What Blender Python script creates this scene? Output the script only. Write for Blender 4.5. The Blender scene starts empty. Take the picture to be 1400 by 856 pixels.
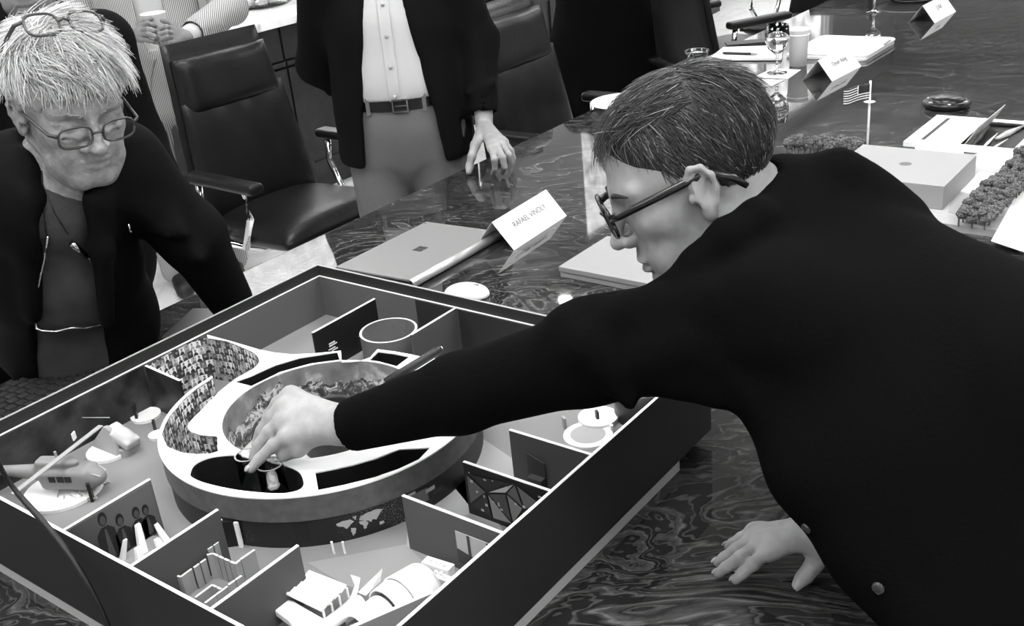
import bpy, bmesh, math, random
import numpy as np
from mathutils import Vector, Matrix
random.seed(7); np.random.seed(7)
SC = bpy.context.scene
COL = SC.collection
PI = math.pi
# ------------------------------------------------------------------ camera, sky, exposure
# table edge runs along +x (away, right), +y is across the table, z up; camera 1.62 m above the floor
FOC = 1462.394
RC = np.array([[0.59356261, 0.38475231, -0.7068586], [-0.79945702, 0.18096479, -0.57281778], [-0.09247645, 0.90510629, 0.41500687]])
CP = np.array([0.0, 0.0, 1.62])
cam = bpy.data.cameras.new('camera'); camo = bpy.data.objects.new('camera', cam); COL.objects.link(camo)
u, _, v = np.linalg.svd(RC); RO = u @ v
camo.matrix_world = Matrix([list(RO[i]) + [CP[i]] for i in range(3)] + [[0, 0, 0, 1]])
cam.sensor_width = 36; cam.lens = FOC * 36 / 1400; cam.clip_start = 0.02
SC.camera = camo
SC.view_settings.view_transform = 'Standard'; SC.view_settings.look = 'None'
SC.view_settings.exposure = 0.25
SC.view_settings.gamma = 1.0; SC.view_settings.use_curve_mapping = False
W = bpy.data.worlds.new('sky'); SC.world = W; W.use_nodes = True
nt = W.node_tree; nt.nodes.clear()
wo = nt.nodes.new('ShaderNodeOutputWorld'); bg = nt.nodes.new('ShaderNodeBackground')
tc = nt.nodes.new('ShaderNodeTexCoord'); nz = nt.nodes.new('ShaderNodeTexNoise'); rp = nt.nodes.new('ShaderNodeValToRGB')
nz.inputs['Scale'].default_value = 95; nz.inputs['Detail'].default_value = 6; nz.inputs['Roughness'].default_value = .65
rp.color_ramp.elements[0].position = 0.34; rp.color_ramp.elements[0].color = (0.05, 0.05, 0.05, 1)
rp.color_ramp.elements[1].position = 0.62; rp.color_ramp.elements[1].color = (.6, .6, .6, 1)
sz = nt.nodes.new('ShaderNodeSeparateXYZ'); r2 = nt.nodes.new('ShaderNodeValToRGB'); mx = nt.nodes.new('ShaderNodeMix'); mx.data_type = 'RGBA'   # broken tree line below, bright overcast above
r2.color_ramp.elements[0].position = .30; r2.color_ramp.elements[1].position = .41
nt.links.new(tc.outputs['Generated'], nz.inputs['Vector']); nt.links.new(nz.outputs['Fac'], rp.inputs['Fac']); nt.links.new(tc.outputs['Generated'], sz.inputs[0])
nt.links.new(sz.outputs['Z'], r2.inputs['Fac']); nt.links.new(r2.outputs['Color'], mx.inputs[0]); nt.links.new(rp.outputs['Color'], mx.inputs[6]); mx.inputs[7].default_value = (1, 1, 1, 1)
nt.links.new(mx.outputs[2], bg.inputs['Color']); bg.inputs['Strength'].default_value = 5.0   # broken bright cloud
nt.links.new(bg.outputs[0], wo.inputs[0])

def ray(px, py): return RC @ np.array([(px - 700) / FOC, -(py - 428) / FOC, -1.0])
def P(px, py, z=0.75):
    d = ray(px, py); return CP + d * ((z - CP[2]) / d[2])
def D(px, py, dep): return CP + ray(px, py) * dep

# ------------------------------------------------------------------ materials
MATS = {}
def M(name, v=0.5, rough=0.5, metal=0.0, spec=0.5, bump=None, noise=None, coat=0.0, trans=0.0, ior=1.45, alpha=1.0, sheen=0.0, emit=0.0, sss=0.0):
    if name in MATS: return MATS[name]
    m = bpy.data.materials.new(name); m.use_nodes = True; t = m.node_tree; b = t.nodes['Principled BSDF']
    b.inputs['Base Color'].default_value = (v, v, v, 1); b.inputs['Roughness'].default_value = rough
    b.inputs['Metallic'].default_value = metal; b.inputs['Specular IOR Level'].default_value = spec
    b.inputs['IOR'].default_value = ior; b.inputs['Coat Weight'].default_value = coat
    b.inputs['Transmission Weight'].default_value = trans; b.inputs['Alpha'].default_value = alpha
    if sheen: b.inputs['Sheen Weight'].default_value = sheen
    if sss:
        b.inputs['Subsurface Weight'].default_value = sss; b.inputs['Subsurface Radius'].default_value = (.006, .006, .006); b.inputs['Subsurface Scale'].default_value = 1.0
    if emit:
        b.inputs['Emission Color'].default_value = (1, 1, 1, 1); b.inputs['Emission Strength'].default_value = emit
    if bump or noise:
        co = t.nodes.new('ShaderNodeTexCoord')
    if noise:     # (scale, v0, v1, detail)
        n = t.nodes.new('ShaderNodeTexNoise'); n.inputs['Scale'].default_value = noise[0]; n.inputs['Detail'].default_value = noise[3] if len(noise) > 3 else 4
        r = t.nodes.new('ShaderNodeValToRGB'); r.color_ramp.elements[0].position = .35; r.color_ramp.elements[1].position = .68
        for i in (0, 1): r.color_ramp.elements[i].color = (noise[1 + i],) * 3 + (1,)
        t.links.new(co.outputs['Object'], n.inputs['Vector']); t.links.new(n.outputs['Fac'], r.inputs['Fac']); t.links.new(r.outputs['Color'], b.inputs['Base Color'])
    if bump:      # (scale, strength, distance)
        n = t.nodes.new('ShaderNodeTexNoise'); n.inputs['Scale'].default_value = bump[0]; n.inputs['Detail'].default_value = 4
        bp = t.nodes.new('ShaderNodeBump'); bp.inputs['Strength'].default_value = bump[1]; bp.inputs['Distance'].default_value = bump[2]
        t.links.new(co.outputs['Object'], n.inputs['Vector']); t.links.new(n.outputs['Fac'], bp.inputs['Height']); t.links.new(bp.outputs['Normal'], b.inputs['Normal'])
    MATS[name] = m; return m

class NG:     # tiny node helper
    def __init__(s, name, rough=.5, spec=.5):
        s.m = bpy.data.materials.new(name); s.m.use_nodes = True; s.t = s.m.node_tree; s.b = s.t.nodes['Principled BSDF']
        s.b.inputs['Roughness'].default_value = rough; s.b.inputs['Specular IOR Level'].default_value = spec; MATS[name] = s.m
    def n(s, kind, **kw):
        x = s.t.nodes.new('ShaderNode' + kind)
        for k, v in kw.items():
            if k.startswith('_'): setattr(x, k[1:], v)
            else: s.put(x.inputs[int(k[1:]) if k[0] == 'i' and k[1:].isdigit() else k.replace('__', ' ')], v)
        return x
    def put(s, sock, v):
        if hasattr(v, 'is_output'): s.t.links.new(v, sock)
        else: sock.default_value = v
    def math(s, op, a, b=0.0, c=None):
        x = s.n('Math', _operation=op); s.put(x.inputs[0], a); s.put(x.inputs[1], b)
        if c is not None: s.put(x.inputs[2], c)
        return x.outputs[0]
    def ramp(s, fac, stops, interp='LINEAR'):
        x = s.n('ValToRGB'); s.put(x.inputs[0], fac); cr = x.color_ramp; cr.interpolation = interp
        while len(cr.elements) < len(stops): cr.elements.new(.5)
        for e, (p, v) in zip(cr.elements, stops): e.position = p; e.color = (v, v, v, 1)
        return x.outputs[0]
    def base(s, v): s.put(s.b.inputs['Base Color'], v)

# ------------------------------------------------------------------ mesh building
def rotm(ax, a): return np.array(Matrix.Rotation(a, 3, Vector(ax)))
def frame(x, up=(0, 0, 1)):
    x = np.array(x, float); x /= np.linalg.norm(x); y = np.cross(up, x); y /= np.linalg.norm(y); return np.array([x, y, np.cross(x, y)]).T
class MB:
    def __init__(s): s.v = []; s.f = []; s.n = 0
    def add(s, V, F):
        V = np.asarray(V, float).reshape(-1, 3); s.v.append(V); s.f += [tuple(i + s.n for i in f) for f in F]; s.n += len(V); return s
    def box(s, c, size, R=None):
        h = np.array(size) / 2.0
        V = np.array([[x, y, z] for x in (-1, 1) for y in (-1, 1) for z in (-1, 1)]) * h
        if R is not None: V = V @ np.asarray(R).T
        return s.add(V + np.array(c), [(0, 1, 3, 2), (4, 6, 7, 5), (0, 4, 5, 1), (2, 3, 7, 6), (0, 2, 6, 4), (1, 5, 7, 3)])
    def bb(s, x0, x1, y0, y1, z0, z1): return s.box(((x0 + x1) / 2, (y0 + y1) / 2, (z0 + z1) / 2), (x1 - x0, y1 - y0, z1 - z0))
    def prism(s, pts, z0, z1):
        n = len(pts); V = [(p[0], p[1], z0) for p in pts] + [(p[0], p[1], z1) for p in pts]
        return s.add(V, [tuple(range(n))[::-1], tuple(range(n, 2 * n))] + [(i, (i + 1) % n, (i + 1) % n + n, i + n) for i in range(n)])
    def slab(s, q, n, t):      # planar polygon q extruded by t along n
        q = np.array(q, float); k = len(q); n = np.array(n, float); n /= np.linalg.norm(n)
        return s.add(np.vstack([q, q + n * t]), [tuple(range(k))[::-1], tuple(range(k, 2 * k))] + [(i, (i + 1) % k, (i + 1) % k + k, i + k) for i in range(k)])
    def tube(s, path, r, seg=8, flat=1.0, up=(0, 0, 1)):
        path = np.array(path, float); n = len(path); r = np.broadcast_to(np.asarray(r, float), (n,)); V = []
        for i in range(n):
            d = path[min(i + 1, n - 1)] - path[max(i - 1, 0)]; d /= np.linalg.norm(d) + 1e-12
            u = np.array(up, float)
            if abs(d @ u) > .97: u = np.array((1.0, 0.2, 0))
            a = np.cross(u, d); a /= np.linalg.norm(a); b = np.cross(d, a)
            for k in range(seg):
                t = 2 * PI * k / seg; V.append(path[i] + r[i] * (math.cos(t) * a + flat * math.sin(t) * b))
        F = [(i * seg + k, i * seg + (k + 1) % seg, (i + 1) * seg + (k + 1) % seg, (i + 1) * seg + k) for i in range(n - 1) for k in range(seg)]
        F += [tuple(range(seg))[::-1], tuple(range((n - 1) * seg, n * seg))]
        return s.add(V, F)
    def lathe(s, prof, c=(0, 0, 0), seg=32, a0=0.0, a1=2 * PI, R=None):   # prof [(r,z)]
        full = abs(a1 - a0 - 2 * PI) < 1e-6; m = seg if full else seg + 1; n = len(prof); V = []
        for i in range(m):
            a = a0 + (a1 - a0) * i / seg
            V += [(r * math.cos(a), r * math.sin(a), z) for r, z in prof]
        V = np.array(V)
        if R is not None: V = V @ np.asarray(R).T
        F = [(i * n + k, ((i + 1) % m) * n + k, ((i + 1) % m) * n + k + 1, i * n + k + 1) for i in range(seg) for k in range(n - 1)]
        return s.add(V + np.array(c), F)
    def ell(s, c, r, R=None, seg=12, rings=8):
        V = [(math.sin(PI * j / rings) * math.cos(2 * PI * i / seg), math.sin(PI * j / rings) * math.sin(2 * PI * i / seg), -math.cos(PI * j / rings)) for j in range(rings + 1) for i in range(seg)]
        V = np.array(V) * np.array(r)
        if R is not None: V = V @ np.asarray(R).T
        return s.add(V + np.array(c), [(j * seg + i, j * seg + (i + 1) % seg, (j + 1) * seg + (i + 1) % seg, (j + 1) * seg + i) for j in range(rings) for i in range(seg)])
    def grid(s, pts, closed=False):     # pts array (n,m,3) sheet
        pts = np.array(pts, float); n, m = pts.shape[:2]
        return s.add(pts.reshape(-1, 3), [(i * m + j, i * m + j + 1, (i + 1) * m + j + 1, (i + 1) * m + j) for i in range(n - 1) for j in range(m - 1)])
    def build(s, name, mat, parent=None, smooth=False, bevel=0.0, world=True, solid=0.0, sub=0, **kw):
        V = np.vstack(s.v)
        if parent is not None and world: V = V - np.array(root_loc(parent))
        me = bpy.data.meshes.new(name); me.from_pydata(V.tolist(), [], s.f); me.validate(); me.update()
        return link(me, name, mat, parent, smooth, bevel, solid, sub, **kw)
def root_loc(o):
    while o.parent: o = o.parent
    return o.location
def fixn(me):
    bm = bmesh.new(); bm.from_mesh(me); bmesh.ops.remove_doubles(bm, verts=bm.verts, dist=1e-6); bmesh.ops.recalc_face_normals(bm, faces=bm.faces); bm.to_mesh(me); bm.free()
def link(me, name, mat, parent=None, smooth=False, bevel=0.0, solid=0.0, sub=0, label=None, cat=None, group=None, kind=None, fix=True):
    if fix: fixn(me)
    if mat is not None: me.materials.append(mat)
    o = bpy.data.objects.new(name, me); COL.objects.link(o)
    if parent is not None: o.parent = parent
    if smooth:
        me.polygons.foreach_set('use_smooth', [True] * len(me.polygons))
    if solid:
        md = o.modifiers.new('solid', 'SOLIDIFY'); md.thickness = solid; md.offset = 0
    if bevel:
        md = o.modifiers.new('bevel', 'BEVEL'); md.width = bevel; md.segments = 3; md.limit_method = 'ANGLE'; md.angle_limit = .6
        me.polygons.foreach_set('use_smooth', [True] * len(me.polygons))
        wn = o.modifiers.new('wn', 'WEIGHTED_NORMAL'); wn.keep_sharp = True
    if sub:
        md = o.modifiers.new('sub', 'SUBSURF'); md.levels = sub; md.render_levels = sub
    return tag(o, label, cat, group, kind)
def tag(o, label=None, cat=None, group=None, kind=None):
    for k, v in (('label', label), ('category', cat), ('group', group), ('kind', kind)):
        if v: o[k] = v
    return o
def thing(name, label, cat, loc=(0, 0, 0), rotz=0.0, group=None):
    o = bpy.data.objects.new(name, None); COL.objects.link(o); o.location = [float(q) for q in loc]; o.rotation_euler = (0, 0, rotz); o.empty_display_size = .05
    return tag(o, label, cat, group)
def copy_tree(o, parent=None):
    c = o.copy(); COL.objects.link(c)
    if parent is not None: c.parent = parent
    for ch in list(o.children): copy_tree(ch, c)
    return c
def shape2d(name, outer, holes, z0, z1, mat, parent, **kw):     # flat plate with holes
    cu = bpy.data.curves.new(name, 'CURVE'); cu.dimensions = '2D'; cu.fill_mode = 'BOTH'; cu.extrude = (z1 - z0) / 2
    for pts in [outer] + holes:
        sp = cu.splines.new('POLY'); sp.points.add(len(pts) - 1); sp.use_cyclic_u = True
        for q, p in zip(sp.points, pts): q.co = (p[0], p[1], 0, 1)
    o = bpy.data.objects.new('tmp', cu); COL.objects.link(o); bpy.context.view_layer.update()
    dg = bpy.context.evaluated_depsgraph_get(); me = bpy.data.meshes.new_from_object(o.evaluated_get(dg)); bpy.data.objects.remove(o)
    rl = root_loc(parent) if parent else (0, 0, 0)
    me.transform(Matrix.Translation((-rl[0], -rl[1], (z0 + z1) / 2 - rl[2]))); me.materials.clear()
    return link(me, name, mat, parent, fix=False, **kw)
def text(name, body, size, mat, parent, mw, width=None, **kw):  # lettering as thin mesh; mw: 4x4 world matrix of the lettering plane
    cu = bpy.data.curves.new(name, 'FONT'); cu.body = body; cu.size = size; cu.align_x = 'CENTER'; cu.align_y = 'CENTER'; cu.extrude = 0.0001
    o = bpy.data.objects.new('tmp', cu); COL.objects.link(o); bpy.context.view_layer.update()
    dg = bpy.context.evaluated_depsgraph_get(); me = bpy.data.meshes.new_from_object(o.evaluated_get(dg)); bpy.data.objects.remove(o)
    me.transform(mw)
    rl = root_loc(parent); me.transform(Matrix.Translation([-q for q in rl])); me.materials.clear()
    return link(me, name, mat, parent, fix=False, **kw)
def mat4(x, y, o):
    x = Vector(x).normalized(); y = Vector(y); y = (y - x * x.dot(y)).normalized(); z = x.cross(y)
    return Matrix([[x[i], y[i], z[i], o[i]] for i in range(3)] + [[0, 0, 0, 1]])

# ------------------------------------------------------------------ implicit surfaces -> one continuous skin (surface nets)
class SD:
    def __init__(s): s.p = []
    def _a(s, fn, lo, hi, k, op): s.p.append((fn, np.array(lo), np.array(hi), k, op)); return s
    def cone(s, a, b, ra, rb=None, k=.01, op='+', fl=None, fs=1.0):     # tapered capsule, optional flattening along fl by fs
        a = np.array(a, float); b = np.array(b, float); rb = ra if rb is None else rb
        if fl is not None:
            fl = np.array(fl, float); fl = fl / np.linalg.norm(fl); A = np.eye(3) + (1 / fs - 1) * np.outer(fl, fl)
        else: A = np.eye(3)
        ab = A @ (b - a); L = max(ab @ ab, 1e-12); c0 = A @ a
        def fn(X, Y, Z):
            if fl is not None: q = [A[i, 0] * X + A[i, 1] * Y + A[i, 2] * Z - c0[i] for i in range(3)]
            else: q = [X - a[0], Y - a[1], Z - a[2]]
            t = np.clip((q[0] * ab[0] + q[1] * ab[1] + q[2] * ab[2]) / L, 0, 1)
            return (np.sqrt((q[0] - t * ab[0]) ** 2 + (q[1] - t * ab[1]) ** 2 + (q[2] - t * ab[2]) ** 2) - (ra + t * (rb - ra))) * (min(fs, 1.0))
        R = max(ra, rb) * max(1, fs)
        return s._a(fn, np.minimum(a, b) - R, np.maximum(a, b) + R, k, op)
    def chain(s, pts, r, k=.02, op='+', **kw):
        for i in range(len(pts) - 1): s.cone(pts[i], pts[i + 1], r[i], r[i + 1], k, op, **kw)
        return s
    def ell(s, c, r, R=None, k=.01, op='+'):
        c = np.array(c, float); r = np.array(r, float); R = np.eye(3) if R is None else np.asarray(R)
        def fn(X, Y, Z):
            d = [X - c[0], Y - c[1], Z - c[2]]
            q = [(R[0, i] * d[0] + R[1, i] * d[1] + R[2, i] * d[2]) / r[i] for i in range(3)]
            k0 = np.sqrt(q[0] ** 2 + q[1] ** 2 + q[2] ** 2) + 1e-9
            k1 = np.sqrt((q[0] / r[0]) ** 2 + (q[1] / r[1]) ** 2 + (q[2] / r[2]) ** 2) + 1e-9
            return k0 * (k0 - 1) / k1
        e = np.sqrt(((R * r) ** 2).sum(1))
        return s._a(fn, c - e, c + e, k, op)
    def box(s, c, h, R=None, rd=.005, k=.01, op='+'):
        c = np.array(c, float); h = np.array(h, float) - rd; R = np.eye(3) if R is None else np.asarray(R)
        def fn(X, Y, Z):
            d = [X - c[0], Y - c[1], Z - c[2]]
            q = [np.abs(R[0, i] * d[0] + R[1, i] * d[1] + R[2, i] * d[2]) - h[i] for i in range(3)]
            return np.sqrt(sum(np.maximum(a, 0) ** 2 for a in q)) + np.minimum(np.maximum(q[0], np.maximum(q[1], q[2])), 0) - rd
        e = (np.abs(R) * (h + rd)).sum(1)
        return s._a(fn, c - e, c + e, k, op)
    def xf(s, fnT): return s
    def mesh(s, h, fine=None, lo=None, hi=None):
        plus = [q for q in s.p if q[4] == '+']
        lo = np.min([q[1] for q in plus], 0) - 3 * h if lo is None else np.array(lo); hi = np.max([q[2] for q in plus], 0) + 3 * h if hi is None else np.array(hi)
        ax = []
        for i in range(3):
            xs = [lo[i]]
            while xs[-1] < hi[i]:
                st = h
                for (f0, f1, fh) in (fine or []):
                    if f0[i] - h < xs[-1] < f1[i]: st = min(st, fh)
                xs.append(xs[-1] + st)
            ax.append(np.array(xs, np.float32))
        F = np.full([len(a) for a in ax], 1.0, np.float32)
        for fn, l, g, k, op in s.p:
            sl = []; ok = True
            for i in range(3):
                a = max(int(np.searchsorted(ax[i], l[i] - k - 2 * h)) - 1, 0); b = int(np.searchsorted(ax[i], g[i] + k + 2 * h)) + 1
                if a >= len(ax[i]): ok = False
                sl.append(slice(a, b))
            if not ok: continue
            d = fn(ax[0][sl[0]][:, None, None], ax[1][sl[1]][None, :, None], ax[2][sl[2]][None, None, :]).astype(np.float32)
            G = F[tuple(sl)]
            if op == '+': hh = np.maximum(k - np.abs(G - d), 0) / max(k, 1e-9); G[...] = np.minimum(G, d) - hh * hh * k * .25
            else:
                d = -d; hh = np.maximum(k - np.abs(G - d), 0) / max(k, 1e-9); G[...] = np.maximum(G, d) + hh * hh * k * .25
        return nets(F, ax)
def nets(F, ax):
    S = F < 0; nx, ny, nzz = F.shape
    cnt = np.zeros((nx - 1, ny - 1, nzz - 1), np.int8)
    off = [(i, j, k) for i in (0, 1) for j in (0, 1) for k in (0, 1)]
    for i, j, k in off: cnt += S[i:nx - 1 + i, j:ny - 1 + j, k:nzz - 1 + k]
    act = (cnt > 0) & (cnt < 8); I = np.argwhere(act); idx = np.full(act.shape, -1, np.int64); idx[act] = np.arange(len(I))
    vals = {o: F[I[:, 0] + o[0], I[:, 1] + o[1], I[:, 2] + o[2]] for o in off}
    acc = np.zeros((len(I), 3)); n = np.zeros(len(I))
    for o in off:
        for a in range(3):
            if o[a]: continue
            q = list(o); q[a] = 1; v0, v1 = vals[o], vals[tuple(q)]; c = (v0 < 0) != (v1 < 0)
            t = np.where(c, v0 / np.where(c, v0 - v1, 1), 0); pt = np.tile(np.array(o, float), (len(I), 1)); pt[:, a] = t
            acc[c] += pt[c]; n[c] += 1
    fr = acc / n[:, None]; V = np.zeros((len(I), 3))
    for a in range(3):
        x = ax[a]; V[:, a] = x[I[:, a]] + fr[:, a] * (x[I[:, a] + 1] - x[I[:, a]])
    Q = []
    for a in range(3):
        b, c = (a + 1) % 3, (a + 2) % 3
        s0 = [slice(None)] * 3; s1 = [slice(None)] * 3
        s0[a] = slice(0, -1); s1[a] = slice(1, None)
        A_, B_ = S[tuple(s0)], S[tuple(s1)]; E = np.argwhere(A_ != B_)
        E = E[(E[:, b] > 0) & (E[:, c] > 0) & (E[:, b] < F.shape[b] - 1) & (E[:, c] < F.shape[c] - 1)]
        fl = A_[E[:, 0], E[:, 1], E[:, 2]]
        def cell(db, dc):
            q = E.copy(); q[:, b] -= db; q[:, c] -= dc; return idx[q[:, 0], q[:, 1], q[:, 2]]
        q = np.stack([cell(1, 1), cell(0, 1), cell(0, 0), cell(1, 0)], 1); q[~fl] = q[~fl][:, ::-1]; Q.append(q)
    Q = np.vstack(Q); Q = Q[(Q >= 0).all(1)]
    return V, Q
def relax(V, Q, it=1, lam=.5):
    for _ in range(it):
        A = np.zeros_like(V); n = np.zeros(len(V)); N = len(V)
        for i in range(4):
            n += 2 * np.bincount(Q[:, i], minlength=N)
            for j in (1, 3):
                for c in range(3): A[:, c] += np.bincount(Q[:, i], weights=V[Q[:, (i + j) % 4], c], minlength=N)
        V = V + lam * (A / np.maximum(n, 1)[:, None] - V)
    return V
def skin(name, sd, h, mat, parent=None, it=1, fine=None, disp=None, zone=None, **kw):   # zone: (material, mask function) gives some faces a second material
    V, Q = sd.mesh(h, fine)
    if it: V = relax(V, Q, it)
    if disp is not None: V = disp(V)
    if parent is not None: L = V - np.array(root_loc(parent))
    else: L = V
    me = bpy.data.meshes.new(name); me.vertices.add(len(L)); me.vertices.foreach_set('co', L.astype(np.float32).ravel())
    me.loops.add(Q.size); me.loops.foreach_set('vertex_index', Q.astype(np.int32).ravel()); me.polygons.add(len(Q))
    me.polygons.foreach_set('loop_start', np.arange(0, Q.size, 4, dtype=np.int32)); me.polygons.foreach_set('loop_total', np.full(len(Q), 4, np.int32))
    me.update(calc_edges=True); me.validate()
    o = link(me, name, mat, parent, smooth=True, fix=False, **kw)
    if zone:
        me.materials.append(zone[0]); c = V[Q].mean(1); me.polygons.foreach_set('material_index', zone[1](c).astype(np.int32))
    return o
# ------------------------------------------------------------------ room shell
ZC = 3.2; YW = 4.6; X0, X1, Y0 = -3.0, 14.0, -3.0
g = NG('white_marble', .22)
co = g.n('TexCoord').outputs['Object']
nn = g.n('TexNoise', Scale=1.3, Detail=6.0, Distortion=1.5, Vector=co).outputs[0]
g.base(g.ramp(g.math('ABSOLUTE', g.math('SUBTRACT', nn, .5)), [(0, .8), (.03, .9), (1, .93)]))
m_wall = M('painted_wall', .3, .7); m_ceil = M('ceiling_paint', .3, .8)
def struct(name, mb, mat, **kw): return mb.build(name, mat, None, kind='structure', **kw)
struct('floor', MB().bb(X0, X1, Y0, YW, -.1, 0), g.m)
struct('ceiling', MB().bb(X0, X1, Y0, YW, ZC, ZC + .1), m_ceil)
struct('wall_left', MB().bb(X0 - .1, X0, Y0 - .1, YW + .1, -.1, ZC + .1), m_wall)
struct('wall_right', MB().bb(X1, X1 + .1, Y0 - .1, YW + .1, -.1, ZC + .1), m_wall)
struct('wall_near', MB().bb(X0, X1, Y0 - .1, Y0, -.1, ZC + .1), M('pale_wall', .7, .7))
wins = [(2.75, 5.65), (6.75, 11.9)]; WZ0, WZ1 = 1.12, 3.08
wf = MB(); wf.bb(X0, X1, YW, YW + .14, -.1, WZ0); wf.bb(X0, X1, YW, YW + .14, WZ1, ZC + .1)
for a, b in [(X0, wins[0][0]), (wins[0][1], wins[1][0]), (wins[1][1], X1)]: wf.bb(a, b, YW, YW + .14, WZ0, WZ1)
struct('wall_far', wf, m_wall)
m_frame = M('window_frame_paint', .5, .4); m_glass = M('window_glass', 1, .02, trans=1.0, ior=1.02, spec=.2)
for i, (a, b) in enumerate(wins):
    t = thing('window_%d' % (i + 1), None, None, (a, YW, WZ0)); t['kind'] = 'structure'
    f = MB(); f.bb(a, b, YW + .03, YW + .1, WZ0, WZ0 + .05); f.bb(a, b, YW + .03, YW + .1, WZ1 - .05, WZ1)
    n = 2 if i == 0 else 3
    for k in range(n + 1):
        x = a + (b - a) * k / n; f.bb(max(a, x - .03), min(b, x + .03), YW + .03, YW + .1, WZ0 + .05, WZ1 - .05)
    f.build('window_frame', m_frame, t)
    for k in range(n):
        MB().bb(a + (b - a) * k / n + .03, a + (b - a) * (k + 1) / n - .03, YW + .06, YW + .066, WZ0 + .05, WZ1 - .05).build('pane', m_glass, t)
struct('baseboard_far', MB().bb(X0, X1, YW - .015, YW, 0, .12), M('dark_wood_trim', .05, .4))
# ceiling lamps: large panels and small recessed spots
m_lamp = M('lamp_diffuser', .9, .5, emit=14); m_lf = M('lamp_frame', .6, .4); m_spot = M('spot_lens', .9, .3, emit=40)
k = 0
for x in (-1.4, .5, 2.4, 6.3, 9.4):
    for y in (-1.1, .9, 2.9):
        row = {-1.1: 'nearest the photographer', .9: 'above the conference table', 2.9: 'nearest the windows'}[y]
        nth = ['first', 'second', 'third', 'fourth', 'fifth'][k // 3]
        t = thing('ceiling_light', 'square white ceiling panel light, %s from the left in the row %s' % (nth, row), 'light', (x, y, ZC), group='ceiling panel lights')
        fr = MB()
        for sx in (-1, 1): fr.box((x + sx * .47, y, ZC - .02), (.04, .98, .04)); fr.box((x, y + sx * .47, ZC - .02), (.9, .04, .04))
        fr.build('lamp_frame', m_lf, t); MB().box((x, y, ZC - .02), (.9, .9, .02)).build('diffuser', m_lamp, t); k += 1
for i, x in enumerate((1.6, 3.8, 6.02, 8.4)):
    t = thing('recessed_spotlight', 'small round recessed ceiling spotlight by the windows, %s from the left' % ['first', 'second', 'third', 'fourth'][i], 'light', (x, 4.35, ZC), group='recessed spotlights')
    MB().lathe([(.05, -.003), (.068, -.012), (.075, 0)], (x, 4.35, ZC), 24).build('trim_ring', m_lf, t, smooth=True)
    MB().lathe([(0, -.006), (.05, -.006), (.05, -.001)], (x, 4.35, ZC), 24).build('lens', m_spot, t)

# ------------------------------------------------------------------ conference table
g = NG('polished_burl', .035, .55)
co = g.n('TexCoord').outputs['Object']
m0 = g.n('Mapping', Vector=co); m0.inputs['Rotation'].default_value = (0, 0, .93); mp = g.n('Mapping', Vector=m0.outputs[0]); mp.inputs['Scale'].default_value = (.75, 1.7, 1)
w1 = g.n('TexNoise', Scale=1.7, Detail=2.0, Roughness=.5, Vector=mp.outputs[0])
add = g.n('VectorMath', _operation='MULTIPLY_ADD'); g.put(add.inputs[0], w1.outputs[1]); add.inputs[1].default_value = (.5, .5, .5); g.put(add.inputs[2], mp.outputs[0])
w2 = g.n('TexNoise', Scale=3.9, Detail=4.0, Roughness=.48, Distortion=.6, Vector=add.outputs[0]).outputs[0]
fine = g.n('TexNoise', Scale=70.0, Detail=5.0, Roughness=.7, Vector=add.outputs[0]).outputs[0]
patch = g.n('TexNoise', Scale=3.0, Detail=3.0, Vector=co).outputs[0]
amt = g.ramp(patch, [(.34, .3), (.62, 1.0)])
wide = g.ramp(g.math('SINE', g.math('MULTIPLY', w2, 62.0)), [(.2, 0), (.9, 1.0)])
thin = g.ramp(g.math('SINE', g.math('MULTIPLY', w2, 190.0)), [(.45, 0), (.95, 1.0)])
grain = g.ramp(fine, [(.32, .2), (.68, 1.0)])
val = g.math('ADD', g.math('MULTIPLY', g.math('MULTIPLY', wide, grain), .045), g.math('MULTIPLY', g.math('MULTIPLY', thin, grain), .055))
g.base(g.ramp(g.math('MULTIPLY_ADD', val, amt, g.math('MULTIPLY', fine, .012)), [(0.0, .007), (.1, .16)]))
m_table = g.m
TX0, TX1, TY0, TY1, TZ = -1.2, 8.0, .1, 1.91, .75
tb = thing('conference_table', 'long dark polished burl-wood conference table with a glossy reflective top', 'table', ((TX0 + TX1) / 2, 1.0, 0))
MB().bb(TX0, TX1, TY0, TY1, TZ - .06, TZ).build('tabletop', m_table, tb, bevel=.008)
MB().bb(TX0 + .15, TX1 - .15, TY0 + .15, TY1 - .15, TZ - .14, TZ - .06).build('apron', M('dark_wood', .03, .35), tb)
for x in (.4, 3.4, 6.6): MB().bb(x - .45, x + .45, .55, 1.45, 0, TZ - .14).build('pedestal', M('dark_wood'), tb, bevel=.01)

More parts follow.
